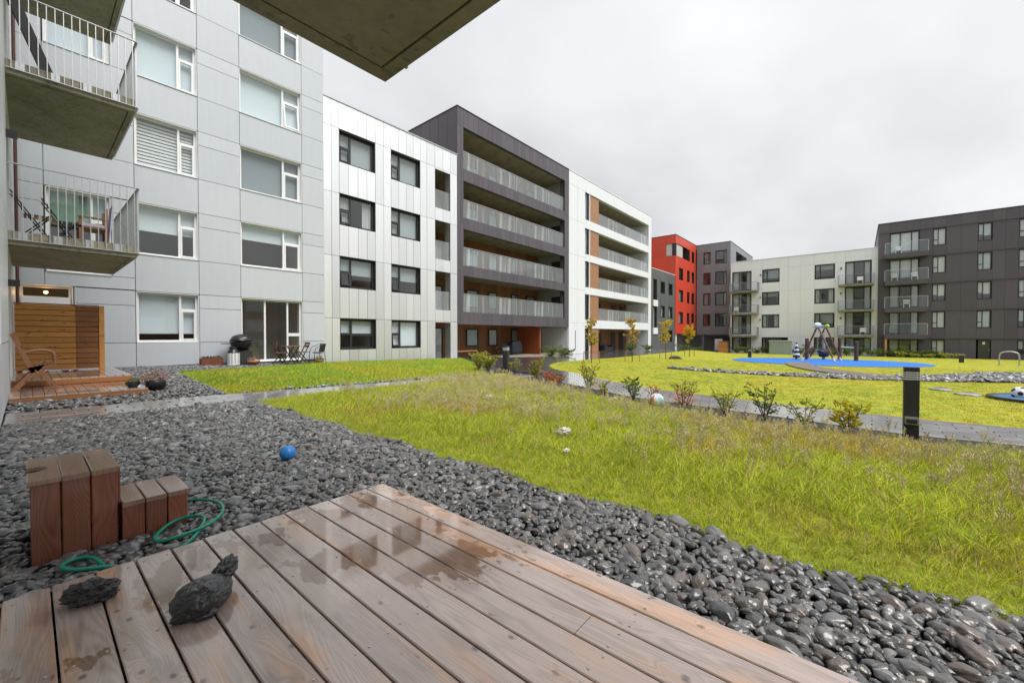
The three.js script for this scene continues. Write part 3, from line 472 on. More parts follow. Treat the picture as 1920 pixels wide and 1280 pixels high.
// ---- C: dark framed block of deep loggias
{
  const T = thing('apartment_building', 'dark plum block with long deep loggias behind glass railings and a timber lined ground floor', 'building', [23.4, -0.5, -18.8]);
  const x0 = 17.07, x1 = 29.7, o0 = 17.58, o1 = 29.06, zb = -21.6;
  part(T, 'wall', [boxG(15.26, x0 + 0.04, -0.9, 11.9, -33, -21.66), boxG(x0 + 0.04, x1, -0.9, 14.9, -33, -21.66), boxG(x0 + 0.04, x1, 14.3, 14.95, -21.66, -18.85)], M.core);
  const op = [[11.45, 14.0], [8.45, 10.7], [5.48, 7.72], [2.58, 4.82]];
  // frame: side posts and bands of upright boards
  const bands = [[14.0, 15.09], [10.7, 11.45], [7.72, 8.45], [4.82, 5.48], [1.8, 2.58]];
  for (const [a, b] of bands) { for (let i = 0; i < 26; i++) { const u = o0 + (o1 - o0) * i / 26, v = o0 + (o1 - o0) * (i + 1) / 26; panel(T, FB, M.darkC, u, v, a, b, 0.005); } }
  for (const [u, v] of [[x0, 17.33], [17.33, o0], [o1, x1]]) for (let k = 0; k < 5; k++) panel(T, FB, M.darkC, u, v, [1.8, 5.1, 8.1, 11.1, 14.0][k], [5.1, 8.1, 11.1, 14.0, 15.09][k], 0.005);
  part(T, 'band', bands.map(([a, b]) => fbox(FB, x0 + 0.02, x1 - 0.02, a + 0.01, b - 0.01, -0.3, -0.05)), M.darkC[0]);
  part(T, 'post', [fbox(FB, x0 + 0.02, o0 - 0.01, 1.82, 15.05, -0.45, -0.305), fbox(FB, o1 + 0.01, x1 - 0.02, 1.82, 15.05, -0.45, -0.305)], M.darkC[0]);
  for (let i = 0; i < 16; i++) part(T, 'side_panel', boxG(x0 - 0.002 + rr(-0.002, 0.002), x0 + 0.03, 12.0, 15.09, -18.82 - (i + 1) * 0.88 + 0.01, -18.82 - i * 0.88 - 0.01), pick(M.darkC));
  part(T, 'roof_edge', [boxG(x0 - 0.03, x1, 15.09, 15.15, -33, -18.77)], M.frameK);
  // slabs, back walls of boards, end wall
  for (const y of [14.03, 10.98, 7.98, 5.0, 2.05]) { part(T, 'balcony_slab', boxG(y > 12 ? x0 + 0.05 : 15.3, x1 - 0.02, y, y + 0.24, zb, -19.12), M.concrete); }
  for (const [y0, y1] of [[2.3, 5.0], [5.25, 7.97], [8.23, 10.97], [11.23, 14.02]]) for (let i = y0 > 11 ? 3 : 0; i < 23; i++) part(T, 'timber_board', boxG(15.3 + i * 0.6, 15.3 + i * 0.6 + 0.585, y0, y1, zb - 0.05, zb, 'y', rnd() * 3, rnd() * 3), pick(M.cladding));
  for (let i = 0; i < 23; i++) part(T, 'timber_board', boxG(15.3 + i * 0.6, 15.3 + i * 0.6 + 0.585, -0.6, 2.04, zb - 0.05, zb, 'y', rnd() * 3, rnd() * 3), pick(M.cladding));
  part(T, 'end_wall', boxG(29.2, 29.66, 2.3, 14.0, zb, -19.1), std([0.30, 0.30, 0.29], { roughness: 0.7 }));
  const FL = { t: 'z', p: zb + 0.03 };
  for (const y of [-0.5, 2.32, 5.28, 8.26, 11.26]) {
    for (const [a, b, c, d, m] of [[17.2, 18.2, 0.05, 2.15, 1], [20.4, 21.6, 0.8, 2.1, 2], [22.7, 23.7, 0.8, 2.1, 2], [25.4, 26.3, 0.05, 2.15, 0], [27.4, 28.6, 0.05, 2.15, 0]]) {
      const W = part(T, d - c > 2 ? 'door' : 'window', [fbox(FL, a, b, y + c, y + c + 0.09, 0, 0.05), fbox(FL, a, b, y + d - 0.09, y + d, 0, 0.05), fbox(FL, a, a + 0.09, y + c + 0.09, y + d - 0.09, 0, 0.05), fbox(FL, b - 0.09, b, y + c + 0.09, y + d - 0.09, 0, 0.05)], M.frameK);
      part(T, 'pane', fquad(FL, a + 0.05, b - 0.05, y + c + 0.05, y + d - 0.05, 0.03), M.glass, W);
      part(T, 'blind', fbox(FL, a + 0.09, b - 0.09, y + c + 0.09, y + d - 0.09, -0.02, 0.005), m === 2 ? M.blindP : m === 1 ? M.curtain : M.blindG, W);
    }
  }
  // dark window in the end wall of each loggia
  for (const y of [2.5, 5.5, 8.5]) part(T, 'end_window', boxG(29.16, 29.2, y, y + 1.9, -20.2, -19.3), M.frameK);
  for (const [b] of op) {
    const n = 12, w = (o1 - o0) / n;
    for (let i = 0; i < n; i++) { part(T, 'glass_railing', fquad(FB, o0 + i * w + 0.01, o0 + (i + 1) * w - 0.01, b + 0.01, b + 1.13, -0.12), M.rail); if (i) part(T, 'railing_post', fbox(FB, o0 + i * w - 0.012, o0 + i * w + 0.012, b, b + 1.1, -0.17, -0.135), M.steel); }
    part(T, 'handrail', fbox(FB, o0, o1, b + 1.13, b + 1.16, -0.14, -0.1), M.steel);
  }
  part(T, 'ground_slab', boxG(17.0, 29.6, -0.62, -0.37, zb, -18.3), M.concrete);
  part(T, 'partition', boxG(26.1, 26.25, -0.4, 1.78, -21.5, -19.2), M.orange);
}
// ---- things under the dark block
{
  const T = thing('covered_grill', 'barbecue under a dark blue cover below the dark loggia block', 'barbecue', [24.2, -0.37, -20.2]);
  const g = lump(1, 14, 0.03, 2.2), p = g.attributes.position, q = v => Math.sign(v) * Math.abs(v) ** 0.42; for (let i = 0; i < p.count; i++) { const y = q(p.getY(i)), f = 1 + 0.05 * Math.sin(p.getX(i) * 9) * (1 - y) * 0.5; p.setXYZ(i, 24.2 + q(p.getX(i)) * 0.62 * f, 0.14 + y * 0.5 + 0.07 * Math.cos(p.getX(i) * 2), -20.2 + q(p.getZ(i)) * 0.36 * f); } g.computeVertexNormals(); part(T, 'cover', g, std([0.02, 0.024, 0.035], { roughness: 0.6 }));
}
{
  const T = thing('bench', 'light timber bench at the foot of the dark loggia block', 'bench', [17.9, -0.37, -19.2]);
  part(T, 'seat', boxG(17.2, 18.9, 0.08, 0.14, -19.5, -19.0), M.brownStrip); for (const x of [17.35, 18.75]) part(T, 'leg', boxG(x - 0.06, x + 0.06, -0.37, 0.08, -19.45, -19.05), M.charcoal);
}
{
  const x = 22.2, z = -19.6, y = -0.37, T = thing('bicycle', 'black bicycle parked under the dark loggia block', 'bicycle', [x, y, z]);
  for (const s of [-0.5, 0.5]) { const w = part(T, 'wheel', new THREE.TorusGeometry(0.33, 0.018, 6, 24).translate(x + s, y + 0.35, z), M.black); part(T, 'hub', beam([x + s, y + 0.35, z - 0.04], [x + s, y + 0.35, z + 0.04], 0.02), M.steel, w); }
  part(T, 'frame', [beam([x - 0.5, y + 0.35, z], [x - 0.1, y + 0.32, z], 0.014), beam([x - 0.1, y + 0.32, z], [x + 0.35, y + 0.8, z], 0.016), beam([x - 0.1, y + 0.32, z], [x - 0.2, y + 0.85, z], 0.016), beam([x - 0.2, y + 0.82, z], [x + 0.35, y + 0.82, z], 0.016), beam([x + 0.5, y + 0.35, z], [x + 0.33, y + 0.98, z], 0.016)], M.charcoal);
  part(T, 'saddle', lump(0.1, 3, 0.05, 2, 1.2, 0.35, 0.6).translate(x - 0.22, y + 0.9, z), M.black); part(T, 'handlebar', beam([x + 0.33, y + 1, z - 0.26], [x + 0.33, y + 1, z + 0.26], 0.014), M.black);
}

// ---- D: white block with loggias
{
  const T = thing('apartment_building', 'white block with brown timber panels and long loggias between the dark and the grey blocks', 'building', [38.7, -0.5, -18.8]);
  const x0 = 29.72, x1 = 47.8, a0 = 32.42, a1 = 33.22, b0 = 33.32, o0 = 35.07, o1 = 46.95, zb = -21.6;
  const fl = [[11.53, 13.96], [8.44, 10.75], [5.48, 7.8], [2.55, 4.83]], gT = 1.75;
  part(T, 'wall', [boxG(x0, 35.0, -1, 15.0, -33, -19.35), boxG(35.0, x1, -1, 15.0, -33, zb), boxG(x0 + 0.02, x1, 14.5, 15.05, -21.6, -18.86)], M.core);
  for (const [u0, u1] of [[x0, 31.1], [31.1, a0 - 0.02]]) clad(T, FB, M.whiteD, [u0, u1], [-0.5, 2.2, 5.15, 8.1, 11.1, 14.0, 15.12], [], 0.008);
  const bands = [[13.96, 15.12], [10.75, 11.53], [7.8, 8.44], [4.83, 5.48], [gT, 2.55]];
  for (const [c, d] of bands) { const n = 5; for (let i = 0; i < n; i++) panel(T, FB, M.whiteD, a0 - 0.02 + (o1 - a0) * i / n, a0 - 0.02 + (o1 - a0) * (i + 1) / n, c, d, 0.006); part(T, 'band', fbox(FB, a0, o1, c + 0.01, d - 0.01, -0.35, -0.045), M.whiteD); }
  panel(T, FB, M.whiteD, o1, x1, -0.5, 7.8, 0.006); panel(T, FB, M.whiteD, o1, x1, 7.8, 15.12, 0.006); part(T, 'post', fbox(FB, o1 + 0.02, x1 - 0.02, -0.5, 15.0, -2.8, -0.045), M.whiteD);
  part(T, 'side_wall', boxG(x0 - 0.05, x0 - 0.004, -0.5, 1.78, zb, -18.86), M.whiteD); part(T, 'groove', fbox(FB, 30.72, 30.82, -0.1, 1.55, -0.03, 0.004), M.frameK);
  for (const [c, d] of [...fl, [-0.5, gT]]) {
    const W = part(T, 'window', [fbox(FB, a0, a0 + 0.07, c, d, -0.2, -0.1), fbox(FB, a1 - 0.07, a1, c, d, -0.2, -0.1), fbox(FB, a0 + 0.07, a1 - 0.07, d - 0.07, d, -0.2, -0.1), fbox(FB, a0 + 0.07, a1 - 0.07, c, c + 0.07, -0.2, -0.1)], M.frameK);
    part(T, 'pane', fquad(FB, a0 + 0.05, a1 - 0.05, c, d, -0.15), M.glass, W); part(T, 'blind', fbox(FB, a0, a1, c, d, -0.4, -0.39), rnd() < 0.5 ? M.blindG : M.blindP, W);
    part(T, 'post', fbox(FB, a1 + 0.005, b0, c, d, -0.2, -0.01), M.frameW); part(T, 'timber_panel', fbox(FB, b0 + 0.01, o0, c, d, -0.24, -0.08), M.brownStrip);
    part(T, 'timber_return', boxG(o0, o0 + 0.06, c, d, zb, -19.1), M.cladding[1]);
    for (let i = 0; i < 20; i++) part(T, 'timber_board', boxG(o0 + 0.1 + i * 0.59, o0 + 0.1 + i * 0.59 + 0.575, c - 0.3, d + 0.05, zb, zb + 0.05, 'y', rnd(), rnd()), pick(M.cladding));
    for (const u of [37, 39.5, 43, 45]) part(T, 'door', boxG(u, u + 1, c - 0.2, Math.min(d, c + 2.0), zb + 0.05, zb + 0.1), M.frameK);
  }
  for (const [, d] of [...fl.map(f => [0, f[1]]), [0, gT]]) part(T, 'balcony_slab', boxG(o0 + 0.07, o1, d + 0.03, d + 0.28, zb, -19.2), M.concrete);
  for (const [c] of fl) { const n = 12, w = (o1 - o0) / n; for (let i = 0; i < n; i++) { part(T, 'glass_railing', fquad(FB, o0 + i * w + 0.01, o0 + (i + 1) * w - 0.01, c + 0.01, c + 1.1, -0.12), M.rail); if (i) part(T, 'railing_post', fbox(FB, o0 + i * w - 0.012, o0 + i * w + 0.012, c, c + 1.08, -0.17, -0.135), M.steel); } part(T, 'handrail', fbox(FB, o0, o1, c + 1.1, c + 1.13, -0.14, -0.1), M.steel); }
  cap(T, FB, x0, x1, 15.12, M.frameW, 3);
  part(T, 'roof', boxG(x0, x1, 14.9, 15.0, -33, -18.9), M.core);
}
{
  const x = 38.6, z = -19.9, y = -0.5, T = thing('garden_sofa', 'dark rattan garden sofa under the white loggia block', 'sofa', [x, y, z]);
  part(T, 'seat', boxG(x - 0.9, x + 0.9, y + 0.1, y + 0.42, z - 0.35, z + 0.35), M.charcoal); part(T, 'backrest', boxG(x - 0.9, x + 0.9, y + 0.42, y + 0.8, z - 0.35, z - 0.2), M.charcoal); for (const s of [-1, 1]) part(T, 'armrest', boxG(x + s * 0.9 - 0.09, x + s * 0.9 + 0.09, y + 0.1, y + 0.62, z - 0.33, z + 0.35), M.charcoal);
}

// ---- H: low dark grey block
{
  const T = thing('apartment_building', 'low dark grey block with narrow windows next to the red tower', 'building', [52, -0.6, -18.8]);
  part(T, 'wall', [boxG(47.85, 56.06, -1.6, 9.0, -30, -22.6), boxG(47.85, 56.06, 8.7, 9.1, -22.6, -18.85)], M.core);
  const holes = [], ws = []; for (const [c, d] of [[6.4, 7.82], [3.37, 4.8], [0.3, 1.75]]) ws.push([50.87, 52.3, c, d], [53.6, 55.1, c, d]);
  for (const [c, d] of [[5.3, 7.9], [1.9, 4.6]]) ws.push([48.4, 49.6, c, d]);
  for (const w of ws) holes.push([w[0] - 0.02, w[1] + 0.02, w[2] - 0.02, w[3] + 0.02]);
  clad(T, FB, M.greyH, [47.83, 48.38, 49.62, 50.85, 52.32, 53.58, 55.12, 56.08], [-1.2, 1.85, 4.9, 8.0, 9.12], holes, 0.006);
  for (const w of ws) win(T, FB, w[0], w[1], w[2], w[3], { lay: 'F', mat: M.frameK, fw: 0.08, blind: rnd() < 0.5 ? 'curtain' : null });
  for (const y of [4.65, 1.3]) part(T, 'white_box', fbox(FB, 48.3, 49.7, y, y + 0.75, -0.02, 0.12), M.whiteD);
  cap(T, FB, 47.85, 56.05, 9.12, M.frameW);
}
// ---- red tower
{
  const FR = { t: 'z', p: -18.75 }, FRL = { t: 'x', p: 56.1 };
  const T = thing('apartment_building', 'bright red corner tower with a wrapped corner window', 'building', [61, -1, -18.75]);
  part(T, 'wall', [boxG(59.9, 65.6, 1.45, 14.1, -30, -22.6), boxG(56.14, 65.6, 14.1, 14.55, -30, -18.8), boxG(57.5, 65.6, -1.8, 1.4, -30, -20.6)], M.core);
  const ws = [[56.16, 59.25, 11.85, 13.45]]; for (const t of [10.36, 7.35, 4.33]) ws.push([57.45, 59.2, t - 1.6, t]); for (const t of [13.4, 10.4, 7.33, 4.33]) ws.push([60.95, 62.05, t - 1.6, t], [63.0, 64.2, t - 1.6, t]);
  const holes = ws.map(w => [w[0] - 0.02, w[1] + 0.02, w[2] - 0.02, w[3] + 0.02]);
  clad(T, FR, M.red, [56.1, 57.43, 59.22, 60.93, 62.07, 62.98, 64.22, 65.6], [1.38, 4.6, 7.6, 10.6, 13.6, 14.6], holes, 0.005);
  clad(T, FRL, M.red, [-30, -26, -22.5, -20.02, -18.78], [9.0, 11.7, 13.45, 14.6], [[-20.04, -18.7, 11.83, 13.47]], 0.005);
  for (const w of ws) win(T, FR, w[0], w[1], w[2], w[3], { lay: w[1] - w[0] > 2 ? 'F' : 'one', mat: M.frameK, fw: 0.08, blind: rnd() < 0.4 ? M.blindG : null, e: w[1] - w[0] > 2 ? -0.03 : 0.12 });
  win(T, FRL, -20.02, -18.82, 11.85, 13.45, { lay: 'one', mat: M.frameK, fw: 0.08, blind: M.blindG, e: -0.03 });
  part(T, 'underside', boxG(56.12, 65.6, 1.36, 1.44, -22, -18.77), M.red[0]); part(T, 'column', beam([57.2, -1, -19.1], [57.2, 1.36, -19.1], 0.16, 0.16, 14), M.frameW);
  part(T, 'roof_edge', boxG(56.06, 65.6, 14.6, 14.66, -30, -18.71), M.frameK);
}
// ---- E: mid grey block over a passage
{
  const FE = { t: 'x', p: 65 }, FS = { t: 'z', p: -14.05 };
  const T = thing('apartment_building', 'mid grey block standing over a dark open passage behind the white block', 'building', [66, -1.3, -16]);
  part(T, 'wall', [boxG(68.9, 81, 1.3, 14.0, -24, -17.8), boxG(65.05, 81, 14.0, 14.5, -24, -14.1), boxG(69, 81, -2, 1.3, -24, -14.1)], M.core);
  const ws = []; for (const t of [13.35, 10.32, 7.3, 4.25]) ws.push([-17.65, -16.7, t - 1.72, t], [-16.02, -14.55, t - 1.78, t + 0.06]);
  const holes = ws.map(w => [w[0] - 0.02, w[1] + 0.02, w[2] - 0.02, w[3] + 0.02]);
  clad(T, FE, M.greyE, [-18.6, -17.67, -16.68, -16.04, -14.53, -14.05], [1.25, 4.4, 7.4, 10.4, 13.45, 14.55], holes, 0.005);
  clad(T, FS, M.greyE, [65.02, 68.5, 72, 76, 81], [1.3, 10.5, 12.4, 14.55], [[68.48, 69.6, 12.2, 13.7], [71.98, 73, 12.2, 13.7]], 0.005);
  for (const w of ws) win(T, FE, w[0], w[1], w[2], w[3], { lay: 'F', flip: true, mat: M.frameK, fw: 0.08, blind: rnd() < 0.4 ? M.blindG : null });
  for (const u of [68.5, 72]) win(T, FS, u, u + 0.98, 12.22, 13.68, { lay: 'one', mat: M.frameK, fw: 0.07 });
  part(T, 'underside', boxG(65.02, 69.5, 1.2, 1.29, -18.6, -14.07), M.greyE[0]); part(T, 'column', boxG(65.3, 65.7, -1.4, 1.2, -17.9, -17.6), M.greyE[0]);
  part(T, 'roof_edge', boxG(64.96, 81, 14.55, 14.61, -24, -14.01), M.frameK);
}
// ---- F: white block with small balconies, across the lawn
const FF = { t: 'x', p: 63 };
{
  const T = thing('apartment_building', 'white four storey block with two stacks of small concrete balconies behind the playground', 'building', [63, -1.2, -6]);
  part(T, 'wall', [boxG(66.8, 76, -1.8, 10.6, -13.5, 1.6), boxG(63.04, 76, 10.6, 11.15, -13.5, 1.6), boxG(63.05, 66.8, -1.8, 10.6, -13.56, -13.5)], M.core);
  const ws = [], doors = [];
  for (const t of [9.78, 6.8, 3.84]) { ws.push([-9.79, -7.88, t - 1.7, t, 'F'], [-4.18, -2.27, t - 1.75, t, 'F']); doors.push([-1.25, 1.06, t - 2.6, t + 0.02], [-13.36, -11.1, t - 2.55, t]); }
  ws.push([-9.73, -9.28, -1.1, 0.85, 'one'], [-8.84, -7.83, -1.15, 0.85, 'one'], [-4.12, -2.22, -0.55, 0.85, 'F']); doors.push([-1.19, 1.11, -0.8, 0.85], [-13.31, -11.06, -0.9, 0.85]);
  const holes = [...ws, ...doors].map(w => [w[0] - 0.02, w[1] + 0.02, w[2] - 0.02, w[3] + 0.02]);
  clad(T, FF, M.whiteF, [-13.58, -13.38, -11.05, -9.81, -7.86, -6.9, -5.6, -4.2, -2.22, -1.27, 1.12, 1.68], [-1.3, 0.95, 3.92, 6.88, 9.86, 11.18], holes, 0.006);
  for (const w of ws) win(T, FF, w[0], w[1], w[2], w[3], { lay: w[4], mat: M.frameK, fw: 0.1, blind: rnd() < 0.5 ? M.blindG : rnd() < 0.5 ? 'curtain' : null, fill: rr(0.3, 1) });
  for (const w of doors) win(T, FF, w[0], w[1], w[2], w[3], { lay: 'three', mat: M.frameK, fw: 0.09, blind: 'curtain', name: 'door' });
  for (const [z0, z1] of [[-1.85, 1.3], [-13.4, -10.15]]) for (const t of [9.78, 6.8, 3.84]) {
    const y = t - 2.72, B = part(T, 'balcony', boxG(61.5, 62.95, y - 0.22, y, z0, z1), M.concrete), r = [];
    for (let z = z0 + 0.05; z < z1; z += 0.11) r.push(boxG(61.46, 61.475, y - 0.1, y + 1.05, z, z + 0.012)); for (let x = 61.6; x < 63; x += 0.11) for (const z of [z0 - 0.02, z1 + 0.02]) r.push(boxG(x, x + 0.02, y - 0.1, y + 1.05, z - 0.02, z));
    r.push(boxG(61.44, 61.49, y + 1.05, y + 1.09, z0 - 0.03, z1 + 0.03), boxG(61.49, 63, y + 1.05, y + 1.09, z0 - 0.05, z0), boxG(61.49, 63, y + 1.05, y + 1.09, z1, z1 + 0.05));
    part(T, 'railing', r, M.util, B);
    part(T, 'wall_lamp', boxG(62.86, 62.99, t - 0.75, t - 0.55, z0 < -5 ? z1 + 0.1 : z0 + 0.15, z0 < -5 ? z1 + 0.22 : z0 + 0.27), M.black);
  }
  cap(T, FF, -13.58, 1.65, 11.18, M.frameW);
}
for (const [i, y, z] of [[0, 7.08, 0.1], [1, 1.14, 0.4], [2, 4.1, -12.7]]) {
  const x = 62.1, T = thing('balcony_chair', ['white chair on the topmost right balcony of the white block behind the playground', 'white chair on the lowest balcony beside the dark block', 'white chair on a balcony at the grey end of the white block'][i], 'chair', [x, y, z]);
  part(T, 'seat', boxG(x - 0.25, x + 0.25, y + 0.38, y + 0.44, z - 0.27, z + 0.27), M.white); part(T, 'backrest', boxG(x + 0.2, x + 0.26, y + 0.44, y + 0.86, z - 0.27, z + 0.27), M.white);
  for (const a of [-0.22, 0.22]) for (const b of [-0.24, 0.24]) part(T, 'leg', boxG(x + a - 0.02, x + a + 0.02, y, y + 0.38, z + b - 0.02, z + b + 0.02), M.white);
}
// ---- G: dark block on the right
{
  const FG = { t: 'x', p: 62.8 };
  const T = thing('apartment_building', 'dark charcoal five storey block with glass fronted balconies and a ground floor door', 'building', [62.8, -1.3, 10]);
  part(T, 'wall', [boxG(66.6, 78, -1.9, 13.1, 1.75, 26), boxG(62.84, 78, 13.1, 13.68, 1.72, 26)], M.core);
  const ws = [], doors = []; const rows = [12.5, 9.54, 6.58, 3.65, 0.64];
  rows.forEach((t, r) => { for (const [a, b] of [[6.03, 7.0], [9.25, 10.2], [11.95, 12.95], [16.2, 17.2], [19.5, 20.5]]) if (!(r === 4 && a === 9.25)) ws.push([a, b, t - (r === 4 ? 1.35 : 1.75), t]); doors.push([2.62, 5.0, t - (r === 4 ? 1.5 : 2.35), t + 0.05]); });
  const dr = [9.36, 10.22, -1.32, 0.64];
  const holes = [...ws, ...doors, dr].map(w => [w[0] - 0.02, w[1] + 0.02, w[2] - 0.02, w[3] + 0.02]);
  clad(T, FG, M.darkG, [1.68, 2.6, 5.02, 6.01, 7.02, 8.1, 9.23, 10.24, 11.1, 11.93, 12.97, 14.6, 16.18, 17.22, 18.4, 19.48, 20.52, 23, 26], [-1.6, 0.9, 3.9, 6.85, 9.8, 12.75, 13.72], holes, 0.006);
  for (const y of [0.78, 3.78, 6.74, 9.7, 12.62]) part(T, 'ledge', fbox(FG, 1.68, 26, y, y + 0.16, 0.004, 0.07), M.darkG[1]);
  for (const w of ws) win(T, FG, w[0], w[1], w[2], w[3], { lay: 'G', mat: M.frameK, fw: 0.07, rec: 0.1, blind: rnd() < 0.8 ? M.blindW : M.blindP, fill: rnd() < 0.25 ? 0.7 : 1 });
  for (const w of doors) win(T, FG, w[0], w[1], w[2], w[3], { lay: 'three', mat: M.frameK, fw: 0.09, blind: w[2] > 5 ? M.blindW : 'curtain', fill: 0.85, name: 'door' });
  const D = part(T, 'entrance_door', [fbox(FG, 9.38, 10.2, -1.3, 0.62, -0.2, -0.12)], std([0.05, 0.06, 0.03], { roughness: 0.4 })); part(T, 'notice', fbox(FG, 9.68, 9.86, 0.2, 0.46, -0.12, -0.115), M.white, D); part(T, 'handle', fbox(FG, 10.08, 10.14, -0.4, -0.3, -0.12, -0.06), M.steel, D);
  for (const t of rows.slice(0, 4)) {
    const y = t - 2.4, B = part(T, 'balcony', [boxG(61.3, 62.86, y - 0.52, y - 0.05, 2.2, 5.55)], M.darkG[0]);
    for (let i = 0; i < 3; i++) part(T, 'glass_railing', fquad({ t: 'x', p: 61.36 }, 2.22 + i * 1.11, 2.22 + (i + 1) * 1.11 - 0.02, y - 0.05, y + 1.12, 0), M.railClear, B);
    part(T, 'handrail', boxG(61.33, 61.39, y + 1.12, y + 1.16, 2.2, 5.55), M.steel, B); part(T, 'post', [boxG(61.34, 61.38, y - 0.05, y + 1.12, 2.17, 2.21), boxG(61.34, 61.38, y - 0.05, y + 1.12, 5.55, 5.59)], M.steel, B);
  }
  part(T, 'end_panel', boxG(62.82, 66.6, -1.9, 13.1, 1.66, 1.71), M.darkG[0]);
  part(T, 'timber_post', boxG(61.35, 61.5, -1.3, 0.72, 2.25, 2.42), M.screenDry[0]);
  part(T, 'roof_edge', boxG(62.76, 78, 13.72, 13.79, 1.62, 26), M.frameK);
}
for (const [i, y, z] of [[0, 7.12, 3.0], [1, 7.12, 4.6], [2, 1.22, 2.9], [3, 4.16, 4.0], [4, 10.08, 3.3]]) {
  const x = 62.1, T = thing('balcony_chair', ['white slatted chair behind glass on the second highest balcony of the dark block', 'white garden chair near the open end of the second highest balcony of the dark block', 'grey chair on the lowest glass balcony of the dark block', 'white chair on the second lowest glass balcony of the dark block', 'white chair on the top glass balcony of the dark block'][i], 'chair', [x, y, z]);
  const m = i === 2 ? M.util : M.white; part(T, 'seat', boxG(x - 0.25, x + 0.25, y + 0.38, y + 0.43, z - 0.27, z + 0.27), m); part(T, 'backrest', [boxG(x + 0.2, x + 0.25, y + 0.5, y + 0.62, z - 0.27, z + 0.27), boxG(x + 0.2, x + 0.25, y + 0.7, y + 0.85, z - 0.27, z + 0.27)], m);
  for (const a of [-0.22, 0.22]) for (const b of [-0.24, 0.24]) part(T, 'leg', boxG(x + a - 0.02, x + a + 0.02, y, y + (a > 0 ? 0.7 : 0.38), z + b - 0.02, z + b + 0.02), m);
}
// ---- the brown block that the window glass mirrors, outside the frame
{
  const F = { t: 'z', p: 34 }, T = thing('apartment_building', 'brown clad block that shows only as a reflection in the patio door glass', 'building', [25, -0.5, 34]);
  part(T, 'wall', boxG(8, 48, -1.5, 11.5, 34.06, 46), M.core);
  for (let r = 0; r < 4; r++) for (let i = 0; i < 10; i++) { const u = 8 + i * 4, v = -1.4 + r * 3.1; part(T, 'panel', boxG(u + 0.02, u + 3.98, v + 1.85, v + 3.08, 33.98, 34.04), M.brown); part(T, 'panel', boxG(u + 0.02, u + 1.6, v + 0.02, v + 1.83, 33.98, 34.04), M.brown); part(T, 'window', boxG(u + 1.62, u + 3.98, v + 0.02, v + 1.83, 33.99, 34.04), i % 3 ? M.blindG : M.blindP); }
}

// ------------------------------------------------------------------ decks
function deckUV(g) { const p = g.attributes.position, uv = g.attributes.uv; for (let i = 0; i < p.count; i++) uv.setXY(i, (p.getX(i) - DX) / DW, (p.getZ(i) - DZ) / DL); return g; }
{
  const T = thing('wooden_deck', 'wet brown timber deck beside the dark cobbles, lava stones lying on it', 'deck', [0.65, 0, -0.5]);
  const joint = { 11: -0.72, 7: 0.6, 4: 1.1, 2: 0.9 };
  for (let i = 0; i < NB; i++) {
    const a = DX + i * 0.125 + 0.003, b = a + 0.119, z0 = -2.455 + rr(-0.006, 0.006), y = 0.1 + rr(-0.0012, 0.0012), cut = joint[i], segs = cut ? [[z0, cut - 0.0015], [cut + 0.0015, 2]] : [[z0, 2]];
    for (const [c, d] of segs) { const g = deckUV(boardG(a, b, y - 0.028, y, c, d, 'z', 0.0035)); part(T, 'plank', g, M.deck); }
  }
  const sc = []; for (let i = 0; i < NB; i++) for (let z = -2.4; z < 1.4; z += 0.6) for (const o of [0.025, 0.1]) sc.push(new THREE.CylinderGeometry(0.0042, 0.0042, 0.004, 8).translate(DX + i * 0.125 + o + rr(-0.006, 0.006), 0.1005, z + rr(-0.012, 0.012)));
  const s = part(T, 'screws', sc, M.steel); s.userData.kind = 'stuff';
  part(T, 'joists', [-2.4, -1.8, -1.2, -0.6, 0, 0.6, 1.2, 1.9].map(z => boxG(-0.18, 1.53, -0.05, 0.071, z - 0.024, z + 0.024, 'x')), M.joist);
  part(T, 'edge_beam', [boxG(1.49, 1.535, -0.05, 0.0705, -2.42, 2, 'z')], M.joist);
}
{
  const T = thing('wooden_deck', 'two level timber deck with a raised step, teak chair standing on it', 'deck', [0.6, 0.05, -13]);
  for (let i = 0; i < 13; i++) {
    const a = -0.2 + i * 0.125 + 0.003, b = a + 0.119;
    part(T, 'plank', deckUV(boardG(a, b, 0.122 + rr(-0.001, 0.001), 0.15, -11.72, -9.95, 'z', 0.003)), M.deck);
    part(T, 'plank', deckUV(boardG(a, b, 0.252 + rr(-0.001, 0.001), 0.28, -18.2, -11.75, 'z', 0.003)), M.deck);
  }
  part(T, 'fascia', boardG(-0.2, 1.43, 0.02, 0.12, -9.985, -9.955, 'x'), M.screenWet[0]);
  part(T, 'riser', boardG(-0.2, 1.43, 0.152, 0.25, -11.775, -11.745, 'x'), M.screenWet[0]);
  part(T, 'side_board', boardG(1.4, 1.43, 0.03, 0.25, -18.2, -11.78, 'z'), M.screenWet[1]);
  part(T, 'frame', [boxG(-0.18, 1.38, 0, 0.118, -11.6, -10.1), boxG(-0.18, 1.38, 0, 0.248, -18.1, -11.85)], M.joist);
}
